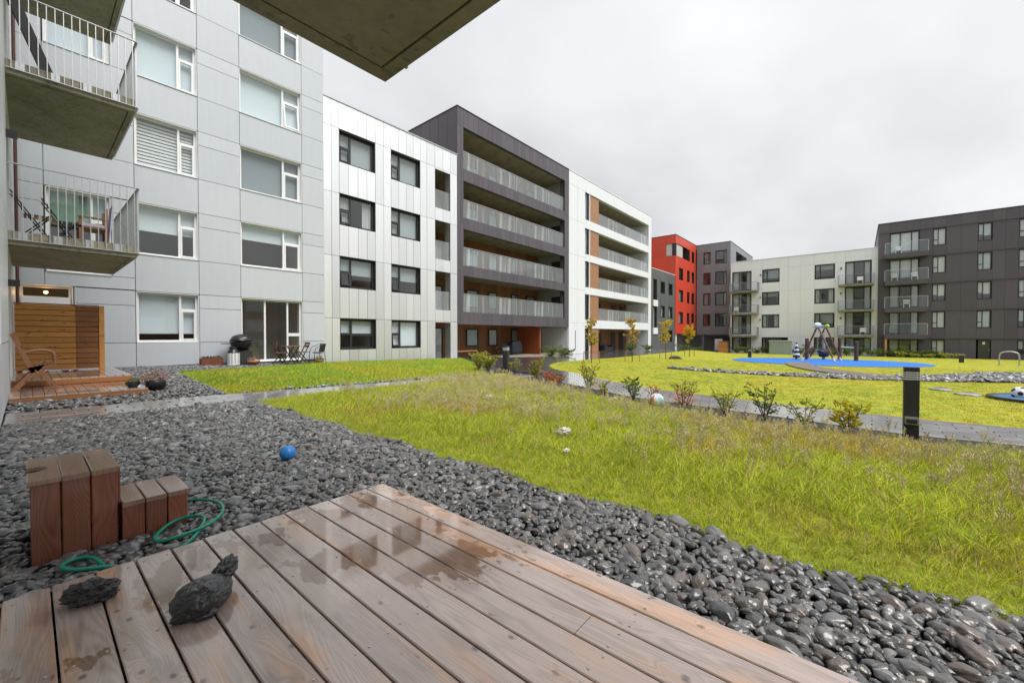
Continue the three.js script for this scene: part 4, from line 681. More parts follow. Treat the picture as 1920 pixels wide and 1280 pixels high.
{
  const T = thing('slatted_screen', 'orange timber privacy screen of horizontal boards, its outer bay darker with rain', 'screen', [0.5, 0.28, -14.4]);
  const n = 12, h = 1.52 / n;
  for (let i = 0; i < n; i++) {
    const y = 0.3 + i * h; part(T, 'board', boardG(-0.18, 0.755, y + 0.006, y + h - 0.006, -14.4 + rr(-0.004, 0.004), -14.375, 'x'), pick(M.screenDry));
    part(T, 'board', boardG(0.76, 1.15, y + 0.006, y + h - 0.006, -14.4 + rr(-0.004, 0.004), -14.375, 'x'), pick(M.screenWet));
  }
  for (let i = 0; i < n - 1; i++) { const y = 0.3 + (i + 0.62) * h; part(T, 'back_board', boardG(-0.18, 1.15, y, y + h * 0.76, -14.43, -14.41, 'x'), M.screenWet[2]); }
  part(T, 'post', boardG(1.15, 1.25, 0.281, 1.83, -14.45, -14.35, 'y', 0.006), M.screenDry[0]);
  for (const x of [-0.12, 0.75]) part(T, 'post', boardG(x - 0.04, x + 0.04, 0.281, 1.82, -14.51, -14.435, 'y', 0.006), M.screenWet[1]);
  part(T, 'cap_board', boardG(-0.19, 1.15, 1.822, 1.845, -14.46, -14.34, 'x'), M.screenWet[0]);
}
// teak armchair on the far deck, seen from its side, facing away from the wall
{
  const y = 0.15, z0 = -11.55, z1 = -11.0, T = thing('garden_armchair', 'teak slatted garden armchair with crossed legs on the far deck', 'chair', [0.1, y, -11.3]);
  for (const z of [z0 + 0.04, z1 - 0.04]) {
    part(T, 'leg', slat([-0.16, y, z], [0.20, y + 0.5, z], 0.04, 0.075), M.teak); part(T, 'leg', slat([0.33, y, z], [0.10, y + 0.42, z], 0.04, 0.075), M.teak);
    part(T, 'back_post', slat([0.06, y + 0.30, z], [-0.16, y + 0.98, z], 0.04, 0.065), M.teak);
    part(T, 'armrest', tubeG([[-0.06, y + 0.64, z], [0.06, y + 0.68, z], [0.2, y + 0.69, z], [0.3, y + 0.64, z], [0.32, y + 0.5, z], [0.31, y + 0.42, z]], 0.026, 24, 6), M.teak);
    part(T, 'seat_rail', slat([-0.02, y + 0.36, z], [0.32, y + 0.44, z], 0.04, 0.065), M.teak);
  }
  for (let i = 0; i < 7; i++) part(T, 'seat_slat', slat([0.01 + i * 0.047, y + 0.40 + i * 0.011, z0], [0.01 + i * 0.047, y + 0.40 + i * 0.011, z1], 0.036, 0.014, [1, 0.2, 0]), M.teak);
  for (let i = 0; i < 6; i++) { const z = z0 + 0.09 + i * 0.075; part(T, 'back_slat', slat([0.05, y + 0.36, z], [-0.155, y + 0.94, z], 0.045, 0.012), M.teak); }
  part(T, 'top_rail', slat([-0.16, y + 0.97, z0], [-0.16, y + 0.97, z1], 0.09, 0.03, [0.3, 1, 0]), M.teak);
}
{
  const T = thing('magazines', 'white and pink papers lying at the foot of the orange screen', 'paper', [0.55, 0.285, -14.0]);
  part(T, 'paper', [boxG(0.3, 0.62, 0.285, 0.31, -14.25, -13.95)], M.white); part(T, 'paper', [boxG(0.52, 0.85, 0.312, 0.325, -14.15, -13.85)], std([0.6, 0.45, 0.48])); part(T, 'tray', boxG(0.25, 0.6, 0.281, 0.284, -14.28, -13.9), M.black);
}

// ------------------------------------------------------------------ two step wooden stool
{
  const T = thing('step_stool', 'wet red brown two step wooden stool on the dark cobbles', 'stool', [0.27, 0.04, -3.05]), y0 = 0.035;
  const zt0 = -3.36, zt1 = -2.86, zl0 = -3.16, zl1 = -2.84, hT = 0.44, hL = 0.255, w = 0.093;
  for (let i = 0; i < 3; i++) {
    const a = 0.0 + i * (w + 0.005), b = a + w;
    part(T, 'board', boardG(a, b, y0, hT - 0.024, zt1 - 0.022, zt1, 'y', 0.004), pick(M.bench)); part(T, 'board', boardG(a, b, y0, hT - 0.024, zt0, zt0 + 0.022, 'y', 0.004), pick(M.bench));
    if (i === 0) {                                                 // top board with a half round grip cut from its edge
      const s = new THREE.Shape(); s.moveTo(a - 0.006, zt0 - 0.012); s.lineTo(b, zt0 - 0.012); s.lineTo(b, zt1 + 0.012); s.lineTo(a - 0.006, zt1 + 0.012); s.lineTo(a - 0.006, -2.98); s.absarc(a - 0.006, -3.1, 0.068, Math.PI / 2, -Math.PI / 2, true); s.lineTo(a - 0.006, zt0 - 0.012);
      const g = new THREE.ExtrudeGeometry(s, { depth: 0.018, bevelEnabled: true, bevelSize: 0.003, bevelThickness: 0.003, bevelSegments: 1, curveSegments: 12 }); g.rotateX(Math.PI / 2); g.translate(0, hT - 0.003, 0); part(T, 'tread', g, M.benchTop[0]);
    } else part(T, 'tread', boardG(a, b + (i === 2 ? 0.008 : 0), hT - 0.024, hT, zt0 - 0.012, zt1 + 0.012, 'z', 0.004), M.benchTop[i % 2]);
    const c = 0.302 + i * (w - 0.008 + 0.005), d = c + w - 0.008;
    part(T, 'board', boardG(c, d, y0, hL - 0.024, zl1 - 0.022, zl1, 'y', 0.004), pick(M.bench)); part(T, 'board', boardG(c, d, y0, hL - 0.024, zl0, zl0 + 0.022, 'y', 0.004), pick(M.bench));
    part(T, 'tread', boardG(c, d + (i === 2 ? 0.01 : 0), hL - 0.024, hL, zl0 - 0.012, zl1 + 0.012, 'z', 0.004), M.benchTop[(i + 1) % 2]);
  }
  part(T, 'side_board', boardG(0.293, 0.312 - 0.012, hL - 0.01, hT - 0.024, zt0 + 0.02, zt1 - 0.022, 'z', 0.003), M.bench[1]);
  part(T, 'side_board', boardG(0.548, 0.566, y0, hL - 0.024, zl0 + 0.02, zl1 - 0.022, 'z', 0.003), M.bench[1]);
  part(T, 'side_board', boardG(0.002, 0.02, y0, 0.36, zt0 + 0.02, -3.2, 'z', 0.003), M.bench[1]);
}
{
  const y = 0.088, o = thing('garden_hose', 'green garden hose looping over the cobbles between the stool and the deck', 'hose', [0.5, 0.06, -2.7]);
  part(o, 'hose', tubeG([[0.5, 0.05, -3.28], [0.57, y, -3.16], [0.66, y + 0.01, -3.08], [0.73, y + 0.012, -2.93], [0.70, y + 0.02, -2.73], [0.60, y + 0.02, -2.60], [0.47, y + 0.02, -2.56], [0.40, y + 0.01, -2.60], [0.415, y, -2.72], [0.5, y + 0.004, -2.83], [0.58, y + 0.01, -2.82], [0.61, y + 0.02, -2.70], [0.52, y + 0.0, -2.53], [0.4, 0.062, -2.475], [0.3, 0.062, -2.47], [0.22, y, -2.5], [0.12, y + 0.01, -2.555], [0.085, y + 0.01, -2.63], [0.12, y, -2.7], [0.18, y, -2.66], [0.22, 0.07, -2.52]], 0.0088, 220, 8), M.hose);
}
{
  const T = thing('lava_turtle', 'black lava stone shaped like a turtle, lying on the deck', 'stone', [0.43, 0.1, -1.86]);
  const g = lump(0.088, 44, 0.09, 2.6, 1.12, 0.66, 0.95, 3); g.rotateY(0.6); g.translate(0.405, 0.145, -1.83); part(T, 'shell', g, M.lava);
  const h = lump(0.04, 28, 0.3, 2.4, 1.45, 0.75, 0.9, 8); h.rotateZ(0.35); h.rotateY(0.75); h.translate(0.50, 0.165, -1.925); part(T, 'head', h, M.lava);
  for (const [x, z] of [[0.40, -1.76], [0.34, -1.80], [0.36, -1.9]]) part(T, 'foot', lump(0.026, 6, 0.25, 2, 1.3, 0.7, 1, x * 40).translate(x, 0.115, z), M.lava);
}
{
  const g = lump(0.052, 34, 0.32, 2.2, 1.45, 0.78, 0.85, 21); const T = thing('lava_stone', 'small jagged black lava stone near the end of the deck', 'stone', [0.14, 0.1, -2.2]);
  g.rotateY(-0.5); g.translate(0.145, 0.136, -2.2); part(T, 'stone', g, M.lava);
}
{ const T = thing('ball', 'blue ball lying on the dark cobbles', 'ball', [1.39, 0.05, -3.62]); part(T, 'skin', new THREE.SphereGeometry(0.062, 28, 20).translate(1.39, 0.125, -3.62), M.ballBlue); part(T, 'valve', new THREE.CylinderGeometry(0.006, 0.006, 0.003, 10).translate(1.39, 0.187, -3.62), M.black); }
{
  const x = 6.5, z = -2.46, y = gy(6.5, -2.46), T = thing('ball', 'blue, white and red striped ball among the shrubs of the bed', 'ball', [x, y, z]);
  const cs = [[0.72, 0.74, 0.76], [0.2, 0.5, 0.68], [0.7, 0.72, 0.74], [0.6, 0.2, 0.17]]; for (let i = 0; i < 8; i++) { const g = new THREE.SphereGeometry(0.115, 8, 20, i * Math.PI / 4, Math.PI / 4); g.rotateZ(0.5); g.translate(x, y + 0.12, z); part(T, 'stripe', g, std(cs[i % 4], { roughness: 0.35 })); }
}
{
  const x = 13.0, z = 2.52, y = gy(x, z) + 0.13, T = thing('football', 'black and white football near the small blue pad', 'ball', [x, y - 0.13, z]);
  part(T, 'skin', new THREE.SphereGeometry(0.13, 28, 20).translate(x, y, z), M.white);
  const ico = new THREE.IcosahedronGeometry(1, 0).attributes.position, seen = new Set();
  for (let i = 0; i < ico.count; i++) { const v = new THREE.Vector3().fromBufferAttribute(ico, i), k = v.toArray().map(q => q.toFixed(2)).join(); if (seen.has(k)) continue; seen.add(k); const g = new THREE.SphereGeometry(0.132, 5, 3, 0, Math.PI * 2, 0, 0.36); g.applyQuaternion(new THREE.Quaternion().setFromUnitVectors(new THREE.Vector3(0, 1, 0), v.normalize())); g.rotateY(0.4); g.translate(x, y, z); part(T, 'patch', g, M.black); }
}

// ------------------------------------------------------------------ stones
const stoneShapes = Array.from({ length: 7 }, (_, i) => lump(1, 5, 0.3, 0.85, 1, 1, 1, 10 + i * 7.3));
const big = [], small = stoneShapes.map(() => []);
const deckHole = (x, z, r = 0) => (x < 1.54 + r * 1.15 && z > -2.46 - r * 1.15) || (x < 1.45 && z < -9.9 && z > -18.3) || (x > -0.01 && x < 0.57 && z > -3.36 && z < -2.83 && (x < 0.3 || z > -3.17));
function scatter(test, x0, x1, z0, z1, lay, dyFn) {
  const cell = 0.06, grid = new Map(), key = (i, j) => i * 100003 + j, put = [];
  for (const [r0, r1, n, dy, pack] of lay) for (let k = 0; k < n; k++) {
    const x = rr(x0, x1), z = rr(z0, z1), r = lerp(r0, r1, rnd() ** 1.7); if (!test(x, z, r)) continue; const i = Math.floor(x / cell), j = Math.floor(z / cell); let ok = true;
    if (pack) for (let a = -2; a <= 2 && ok; a++) for (let b = -2; b <= 2 && ok; b++) for (const s of grid.get(key(i + a, j + b)) || []) if (s[3] === pack && Math.hypot(s[0] - x, s[1] - z) < (s[2] + r) * 0.74) { ok = false; break; }
    if (!ok) continue; if (pack) { const q = key(i, j); if (!grid.has(q)) grid.set(q, []); grid.get(q).push([x, z, r, pack]); }
    put.push([x, z, r, dy + gy(x, z) + (dyFn ? dyFn(x, z) : 0)]);
  }
  return put;
}
const Q = new THREE.Quaternion(), EU = new THREE.Euler();
function stoneMatrix([x, z, r, y]) {
  const e = rr(0.9, 1.35), f = rr(0.5, 0.72), g = rr(0.7, 0.95); EU.set(gauss() * 0.5, rr(0, 6.28), gauss() * 0.5);
  return new THREE.Matrix4().compose(new THREE.Vector3(x, y + r * rr(-0.1, 0.35), z), Q.setFromEuler(EU).clone(), new THREE.Vector3(r * e, r * f, r * g));
}
{
  const P1 = scatter((x, z, r) => !deckHole(x, z, r) && x < 2.32 + 0.05 * Math.sin(z * 5), -0.2, 2.4, -7.52, 2.6, [[0.022, 0.052, 26000, 0.016, 1], [0.014, 0.026, 60000, 0.022, 2], [0.02, 0.035, 16000, -0.012, 0]]);
  const P2 = scatter((x, z, r) => !deckHole(x, z, r) && !inside(LAWN2, x, z) && !(z < -15.6 && x > 6.4), -0.2, 8.0, -18.45, -8.75, [[0.028, 0.055, 26000, 0.012, 1], [0.02, 0.04, 14000, -0.012, 0]]);
  const T = structure('pebble_bed'); mesh('bed', [boxG(-0.2, 2.36, -0.1, 0.005, -7.52, 3), boxG(-0.2, 2.4, -0.1, 0.0, -18.45, -8.73), boxG(2.4, 8, -0.2, -0.08, -18.45, -15)], M.soil, T);
  const px = p => p[2] / Math.max(0.5, Math.hypot(p[0], 1.05, p[1])) * (p[0] * 0.764 - p[1] * 0.645 > 0.3 && p[3] > 0.01 ? 1 : 0);
  P1.sort((a, b) => px(b) - px(a));
  P1.forEach((p, i) => { if (i < 300) { const m = mesh('stone', stoneShapes[i % 7], pick(M.stone), T); m.applyMatrix4(stoneMatrix(p)); } else small[i % 7].push(p); });
  P2.forEach((p, i) => small[i % 7].push(p));
  const cs = [[0.08, 0.081, 0.086], [0.14, 0.14, 0.143], [0.035, 0.036, 0.039], [0.12, 0.097, 0.083], [0.10, 0.098, 0.091], [0.24, 0.24, 0.238], [0.05, 0.05, 0.053]].map(c => rgb(...c));
  const mat = phy([1, 1, 1], { clearcoat: 1, clearcoatRoughness: 0.13, roughness: 0.35, map: rep(grainT, 0.6, 0.6), bumpMap: rep(noiseT, 0.5, 0.5), bumpScale: 0.003 });
  const pebbles = (arr, parent, name) => arr.forEach((list, k) => { if (!list.length) return; const im = new THREE.InstancedMesh(stoneShapes[k], mat, list.length); list.forEach((p, i) => { im.setMatrixAt(i, stoneMatrix(p)); im.setColorAt(i, pick(cs)); }); im.name = name; im.userData.kind = 'stuff'; im.castShadow = im.receiveShadow = true; parent.add(im); });
  pebbles(small, T, 'pebbles');
  // the stony swale in the far lawn
  const strip = curve([[17.3, -6.2], [16.6, -4.2], [16.4, -1.5], [16.9, 0.5], [18.2, 2.5], [19.4, 4.2], [20.5, 8]], 6), strip2 = curve([[18.0, -6.2], [17.6, -4.2], [17.9, -1.5], [19.3, 0.4], [22, 2.6], [26.5, 4.8], [30, 9]], 6), SW = [...strip, ...strip2.reverse()];
  const T2 = structure('stone_swale'); mesh('bed', sheet(SW, 0.006), M.soil, T2);
  const P3 = scatter((x, z) => inside(SW, x, z), 16, 30, -6.3, 9, [[0.05, 0.12, 14000, 0.02, 1]]), s3 = stoneShapes.map(() => []); P3.forEach((p, i) => s3[i % 7].push(p)); pebbles(s3, T2, 'pebbles');
}

// ------------------------------------------------------------------ grass
function bladeG(h, w, lean, c, segs = 2, tip = null, sp = 0.05) {
  const P = [], N = [], C = [], I = [], a = rr(0, 6.28), ca = Math.cos(a), sa = Math.sin(a), b = rr(0, 6.28), lx = Math.cos(b) * lean, lz = Math.sin(b) * lean, ox = gauss() * sp, oz = gauss() * sp;
  for (let k = 0; k <= segs; k++) { const t = k / segs, ww = w * (1 - t * 0.92) / 2, x = ox + lx * t * t, z = oz + lz * t * t, y = h * (t - 0.18 * t * t * (lean / (h + 0.01))), cc = tip ? c.map((q, i) => lerp(q, tip[i], t)) : c; for (const s of [-1, 1]) { P.push(x + ca * ww * s, y, z + sa * ww * s); N.push(-sa * 0.5, 0.8, ca * 0.5); C.push(...cc); } }
  for (let k = 0; k < segs; k++) { const q = k * 2; I.push(q, q + 1, q + 2, q + 1, q + 3, q + 2); }
  const g = build(P, N, new Array(P.length / 3 * 2).fill(0), I); g.setAttribute('color', new THREE.Float32BufferAttribute(C, 3)); return g;
}
const gcol = (k = 1) => { const t = rnd(), y = rnd() < 0.18 ? 1 : 0; if (rnd() < 0.16) return [0.15 * k, 0.29 * k, 0.02 * k]; return y ? [0.64 * k, 0.56 * k, 0.2 * k] : [lerp(0.36, 0.58, t) * k, lerp(0.52, 0.63, t) * k, lerp(0.012, 0.035, rnd()) * k]; };
function tuft(n, h0, h1, w, lean, dry = 0, sp = 0.05) { const a = []; for (let i = 0; i < n; i++) { const h = rr(h0, h1), d = rnd() < dry, c = d ? [rr(0.36, 0.5), rr(0.28, 0.38), rr(0.12, 0.2)] : gcol(); a.push(bladeG(h, w * rr(0.7, 1.2), lean * rr(0.2, 1) * h, c, 2, null, sp)); } return mergeGeometries(a); }
function seedStalk(n) {
  const a = []; for (let i = 0; i < n; i++) {
    const h = rr(0.1, 0.19), c = [rr(0.5, 0.6), rr(0.47, 0.55), rr(0.2, 0.28)], dx = gauss() * 0.09, dz = gauss() * 0.09, ox = gauss() * 0.08, oz = gauss() * 0.08, st = slat([ox, 0, oz], [ox + dx, h, oz + dz], 0.0016, 0.0016); a.push(tint(st, c));
    const pk = [rr(0.60, 0.74), rr(0.54, 0.64), rr(0.30, 0.38)];
    for (let k = 0; k < 9; k++) { const t = 1 - k * 0.032, r = 0.006 + 0.012 * Math.sin(Math.min(1, k / 6) * Math.PI * 0.8), an = k * 2.4, p = [ox + dx * t, h * t, oz + dz * t], q = [p[0] + Math.cos(an) * r, p[1] + 0.016, p[2] + Math.sin(an) * r]; a.push(tint(slat(p, q, 0.0035, 0.001, [Math.sin(an), 0.3, Math.cos(an)]), pk)); }
  }
  return mergeGeometries(a.map(g => { const c = g.clone(); c.deleteAttribute('uv'); c.setAttribute('uv', new THREE.Float32BufferAttribute(new Array(c.attributes.position.count * 2).fill(0), 2)); return c.index ? c : c; }));
}
function field(name, label, geos, pts, colorFn, sc = [0.75, 1.3]) {
  const root = new THREE.Group(); root.name = numbered(name); root.userData = { label, category: 'grass', kind: 'stuff' }; scene.add(root);
  const lists = geos.map(() => []); pts.forEach((p, i) => lists[i % geos.length].push(p));
  lists.forEach((l, k) => {
    const im = new THREE.InstancedMesh(geos[k], M.blade, l.length), c = new THREE.Color();
    l.forEach(([x, z, s = 1], i) => { const q = s * rr(...sc); im.setMatrixAt(i, new THREE.Matrix4().compose(new THREE.Vector3(x, gy(x, z) - 0.004, z), Q.setFromAxisAngle(new THREE.Vector3(0, 1, 0), rr(0, 6.28)).clone(), new THREE.Vector3(q, q * rr(0.85, 1.15), q))); const f = colorFn(x, z); im.setColorAt(i, c.setRGB(...f)); });
    im.name = 'tufts'; im.userData.kind = 'stuff'; im.castShadow = im.receiveShadow = true; root.add(im);
  });
}
function sow(poly, n, keep = () => 1) { let x0 = 1e9, x1 = -1e9, z0 = 1e9, z1 = -1e9; for (const [x, z] of poly) { x0 = Math.min(x0, x); x1 = Math.max(x1, x); z0 = Math.min(z0, z); z1 = Math.max(z1, z); } const o = []; for (let i = 0; i < n; i++) { const x = rr(x0, x1), z = rr(z0, z1); if (inside(poly, x, z) && rnd() < keep(x, z)) o.push([x, z]); } return o; }
{
  const patch = (x, z) => fbm(x * 0.9 + 20, z * 0.9 + 20, 3, 301), fine = (x, z) => fbm(x * 3.1 + 20, z * 3.1 + 20, 3, 311);
  const edge = x => sst(2.3, 3.4, x);
  const tall = [0, 1, 2, 3, 4, 5].map(i => tuft(17, 0.035, 0.095, 0.0034, 1.6, 0.12));
  const g1 = sow(LAWN1, 82000, (x, z) => 0.35 + 0.65 * Math.min(1, 4.5 / Math.hypot(x, z))).map(([x, z]) => [x, z, 0.62 + 0.5 * edge(x) * (0.5 + fine(x, z))]);
  for (let z = -7.4; z < 3; z += 0.006) g1.push([2.3 + gauss() * 0.06 + 0.05 * Math.sin(z * 5), z, 0.6]);
  field('lawn_grass', 'tall unmown yellow green grass between the cobbles and the planting bed', tall, g1, (x, z) => { const p = patch(x, z), f = fine(x, z), k = 0.9 + 0.5 * f, d = sst(0.45, 0.65, p) * edge(x); return [k * (1 + 0.15 * d), k * (1 - 0.12 * d), k * (1 + 0.5 * d)]; });
  const stalks = [0, 1, 2, 3].map(() => seedStalk(4));
  const g2 = sow(LAWN1, 8500, (x, z) => sst(2.7, 4.2, x) * (1 - 0.75 * sst(-0.9, 0.1, x - (z > -1 ? 6.1 : 6.1 - (z + 1) * 0.36))) * (0.12 + 0.88 * sst(0.38, 0.6, patch(x, z) + 0.10 * sst(3.5, 6, x)))); field('seed_heads', 'pinkish tan seed heads standing over the unmown grass', stalks, g2, () => { const k = rr(0.8, 1.15); return [k, k, k]; });
  const mid = [0, 1, 2, 3].map(() => tuft(12, 0.04, 0.09, 0.006, 1.8, 0.10)); const g3 = sow(LAWN2, 26000);
  field('lawn_grass', 'grass patch between the garden path and the grey and metal clad blocks', mid, g3, (x, z) => { const p = patch(x + 4, z), k = 0.88 + 0.45 * fine(x, z), d = sst(0.4, 0.7, p); return [k * (0.85 + 0.3 * d), k * 1.02, k]; });
  const low = [0, 1, 2, 3].map(() => tuft(26, 0.012, 0.032, 0.0055, 0.9, 0.2, 0.13)); const g4 = sow(LAWN3, 100000, (x, z) => x < 30 ? Math.min(1, (13 / Math.hypot(x, z)) ** 1.5) : 0.05);
  field('lawn_grass', 'short mown yellow green lawn around the playground', low, g4.map(p => [p[0], p[1], 1 + 0.008 * p[0]]), (x, z) => { const p = patch(x * 0.35, z * 0.6), k = 0.8 + 0.4 * fine(x, z), d = sst(0.35, 0.65, p); return [k * (0.92 + 0.3 * d), k * 1.0, k]; });
}

// ------------------------------------------------------------------ plants
function leafG(p, len, w, c, dir) {
  const d = new THREE.Vector3(...dir).normalize(), s = new THREE.Vector3(rr(-1, 1), rr(-1, 1), rr(-1, 1)).cross(d).normalize(), n = s.clone().cross(d), o = new THREE.Vector3(...p);
  const v = [o, o.clone().addScaledVector(d, len * 0.45).addScaledVector(s, w / 2).addScaledVector(n, len * 0.05), o.clone().addScaledVector(d, len), o.clone().addScaledVector(d, len * 0.45).addScaledVector(s, -w / 2).addScaledVector(n, len * 0.05)];
  const g = build(v.flatMap(q => q.toArray()), v.flatMap(() => n.toArray()), new Array(8).fill(0), [0, 1, 2, 0, 2, 3]); return tint(g, c.map(q => Math.min(0.8, q * rr(1.0, 1.65))));
}
// shrub of several stems, leaves set along the twigs
function shrub(T, x, z, h, r, stems, twigs, leaf, cols, y0 = gy(x, z) - 0.01, bare = 0.25) {
  const st = [], lv = [];
  for (let i = 0; i < stems; i++) {
    const a = i / stems * 6.28 + rr(-0.5, 0.5), tip = [x + Math.cos(a) * r * rr(0.35, 0.9), y0 + h * rr(0.7, 1), z + Math.sin(a) * r * rr(0.35, 0.9)], b = [x + gauss() * 0.02, y0, z + gauss() * 0.02];
    st.push(beam(b, tip, 0.006 + h * 0.004, 0.003, 5));
    for (let k = 0; k < twigs; k++) {
      const t = rr(bare, 1), p = b.map((q, j) => lerp(q, tip[j], t)), an = rr(0, 6.28), l = r * rr(0.15, 0.5), e = [p[0] + Math.cos(an) * l, p[1] + rr(0, 0.5) * l + 0.02, p[2] + Math.sin(an) * l]; st.push(beam(p, e, 0.003, 0.0015, 4));
      for (let m = 0; m < 9; m++) { const f = rr(0.15, 1.05), q = p.map((w, j) => lerp(w, e[j], f)); lv.push(leafG(q, leaf * rr(0.7, 1.25), leaf * rr(0.35, 0.55), pick(cols), [Math.cos(an) + gauss(), rr(-0.3, 1), Math.sin(an) + gauss()])); }
    }
  }
  part(T, 'stem', st, M.bark); part(T, 'foliage', lv, M.leaf);
}
const GR = [[0.08, 0.14, 0.025], [0.12, 0.19, 0.03], [0.17, 0.22, 0.04]], YG = [[0.32, 0.34, 0.03], [0.4, 0.36, 0.03], [0.2, 0.26, 0.03]], YL = [[0.5, 0.4, 0.02], [0.42, 0.38, 0.03], [0.3, 0.32, 0.03]], RD = [[0.5, 0.16, 0.06], [0.56, 0.26, 0.1], [0.36, 0.17, 0.06]], OL = [[0.32, 0.34, 0.06], [0.42, 0.37, 0.07], [0.2, 0.25, 0.045]], RB = [[0.34, 0.2, 0.06], [0.42, 0.3, 0.08], [0.24, 0.27, 0.045]];
for (const [x, z, h, r, s, t, l, c, lab] of [
  [6.52, -0.97, 0.52, 0.3, 6, 9, 0.035, GR, 'upright dark green shrub with small leaves, tallest in the bed near the lamp bollard'],
  [6.33, -0.52, 0.38, 0.28, 5, 7, 0.035, OL, 'straggly olive green shrub between the dark green and the bright yellow shrub'],
  [6.15, -0.08, 0.36, 0.3, 7, 8, 0.045, YL, 'bright yellow leaved shrub next to the black lamp bollard'],
  [6.45, -1.45, 0.46, 0.3, 6, 9, 0.03, YG, 'yellow green bushy shrub beside the dark green shrub in the bed'],
  [6.45, -2.02, 0.5, 0.28, 6, 9, 0.03, RB, 'leaning reddish green shrub just beyond the striped ball'],
  [6.75, -2.6, 0.34, 0.18, 7, 6, 0.025, RD, 'small red leaved shrub behind the striped ball'],
  [6.95, -3.05, 0.46, 0.26, 6, 9, 0.035, GR, 'dark green shrub by the pale stone in the bed'],
  [6.95, -3.62, 0.34, 0.16, 4, 7, 0.035, YL, 'slim yellow shrub with upright twigs in the middle of the bed'],
  [7.5, -4.25, 0.62, 0.28, 5, 10, 0.045, OL, 'tall loose olive shrub at the inner bend of the bed'],
  [7.85, -5.35, 0.36, 0.34, 9, 9, 0.035, RD, 'spreading orange red shrub next to the purple flowers'],
  [8.45, -6.35, 0.62, 0.28, 6, 11, 0.05, YG, 'tall yellow green shrub beside the purple flowers'],
  [10.3, -8.6, 0.5, 0.3, 6, 9, 0.04, OL, 'thin olive shrub next to the far lamp bollard on the path side'],
  [10.0, -9.5, 0.62, 0.42, 9, 12, 0.06, YG, 'broad yellow green shrub against the far lamp bollard'],
  [10.3, -10.25, 0.66, 0.45, 9, 12, 0.06, OL, 'broad olive shrub at the corner of the grass by the far bollard'],
  [10.9, -10.8, 0.55, 0.35, 7, 10, 0.05, GR, 'dark green shrub behind the broad olive shrub'],
]) { const T = thing('shrub', lab, 'shrub', [x, gy(x, z), z], 'shrubs of the planting bed'); shrub(T, x, z, h, r * 0.82, s, t, l * 1.25, c); }
{
  const x = 8.25, z = -5.85, T = thing('flowers', 'clump of purple flowers between the orange and the yellow green shrub', 'flowers', [x, gy(x, z), z]);
  const a = []; for (let i = 0; i < 160; i++) { const p = [x + gauss() * 0.13, gy(x, z) + rr(0.04, 0.26), z + gauss() * 0.13]; a.push(leafG(p, 0.035, 0.025, i % 3 ? [0.3, 0.04, 0.2] : [0.1, 0.14, 0.04], [gauss(), 1, gauss()])); } part(T, 'blossoms', a, M.leaf);
}
for (const [i, x, z, h] of [[0, 18.6, -10.4, 2.25], [1, 22.4, -9.9, 2.4], [2, 28.6, -10.2, 2.65], [3, 35.5, -10.7, 2.7]]) {
  const y = gy(x, z), T = thing('young_tree', ['slender young tree with thin orange and green leaves in front of the brown timber panel', 'slender young tree with golden brown leaves before the white loggia block', 'staked young yellow tree beside the small dark mound of soil', 'staked young yellow tree standing before the dark passage'][i], 'tree', [x, y, z], 'young trees along the lawn');
  const lv = [], st = [beam([x, y - 0.02, z], [x + 0.02, y + h * 0.55, z], 0.028, 0.02), beam([x + 0.02, y + h * 0.55, z], [x, y + h * 0.97, z], 0.02, 0.006)];
  const cols = i === 0 ? [[0.36, 0.3, 0.04], [0.45, 0.26, 0.05], [0.25, 0.28, 0.04]] : i === 1 ? [[0.42, 0.28, 0.06], [0.3, 0.27, 0.05], [0.5, 0.33, 0.07]] : [[0.55, 0.38, 0.02], [0.48, 0.36, 0.02], [0.35, 0.33, 0.03]];
  for (let k = 0; k < 34; k++) { const t = rr(0.42, 0.97), a = rr(0, 6.28), l = h * (0.2 - 0.13 * Math.abs(t - 0.62)) * rr(0.5, 1.15), p = [x, y + h * t, z], e = [x + Math.cos(a) * l, y + h * t + l * rr(0.2, 0.8), z + Math.sin(a) * l]; st.push(beam(p, e, 0.007, 0.003, 4)); for (let m = 0; m < 18; m++) { const f = rr(0.2, 1.05); lv.push(leafG(p.map((w, j) => lerp(w, e[j], f) + gauss() * 0.05), rr(0.09, 0.15), rr(0.06, 0.09), pick(cols), [gauss(), rr(-0.8, 0.4), gauss()])); } }
  part(T, 'trunk', st, M.bark); part(T, 'crown', lv, M.leaf);
  for (const s of [-0.42, 0.42]) part(T, 'stake', beam([x + s * 0.64, y - 0.05, z + s * 0.76], [x + s * 0.6, y + 0.62, z + s * 0.7], 0.022, 0.022), M.stake); part(T, 'tie', beam([x - 0.26, y + 0.58, z - 0.3], [x + 0.26, y + 0.58, z + 0.3], 0.01), M.stake);
}
{ const x = 29.6, z = -9.9, g = lump(0.5, 8, 0.3, 2, 1.1, 0.4, 0.8, 5); const T = thing('soil_mound', 'small dark mound of soil on the lawn beside a staked tree', 'soil', [x, gy(x, z), z]); part(T, 'soil', g.translate(x, gy(x, z), z), M.soil); }
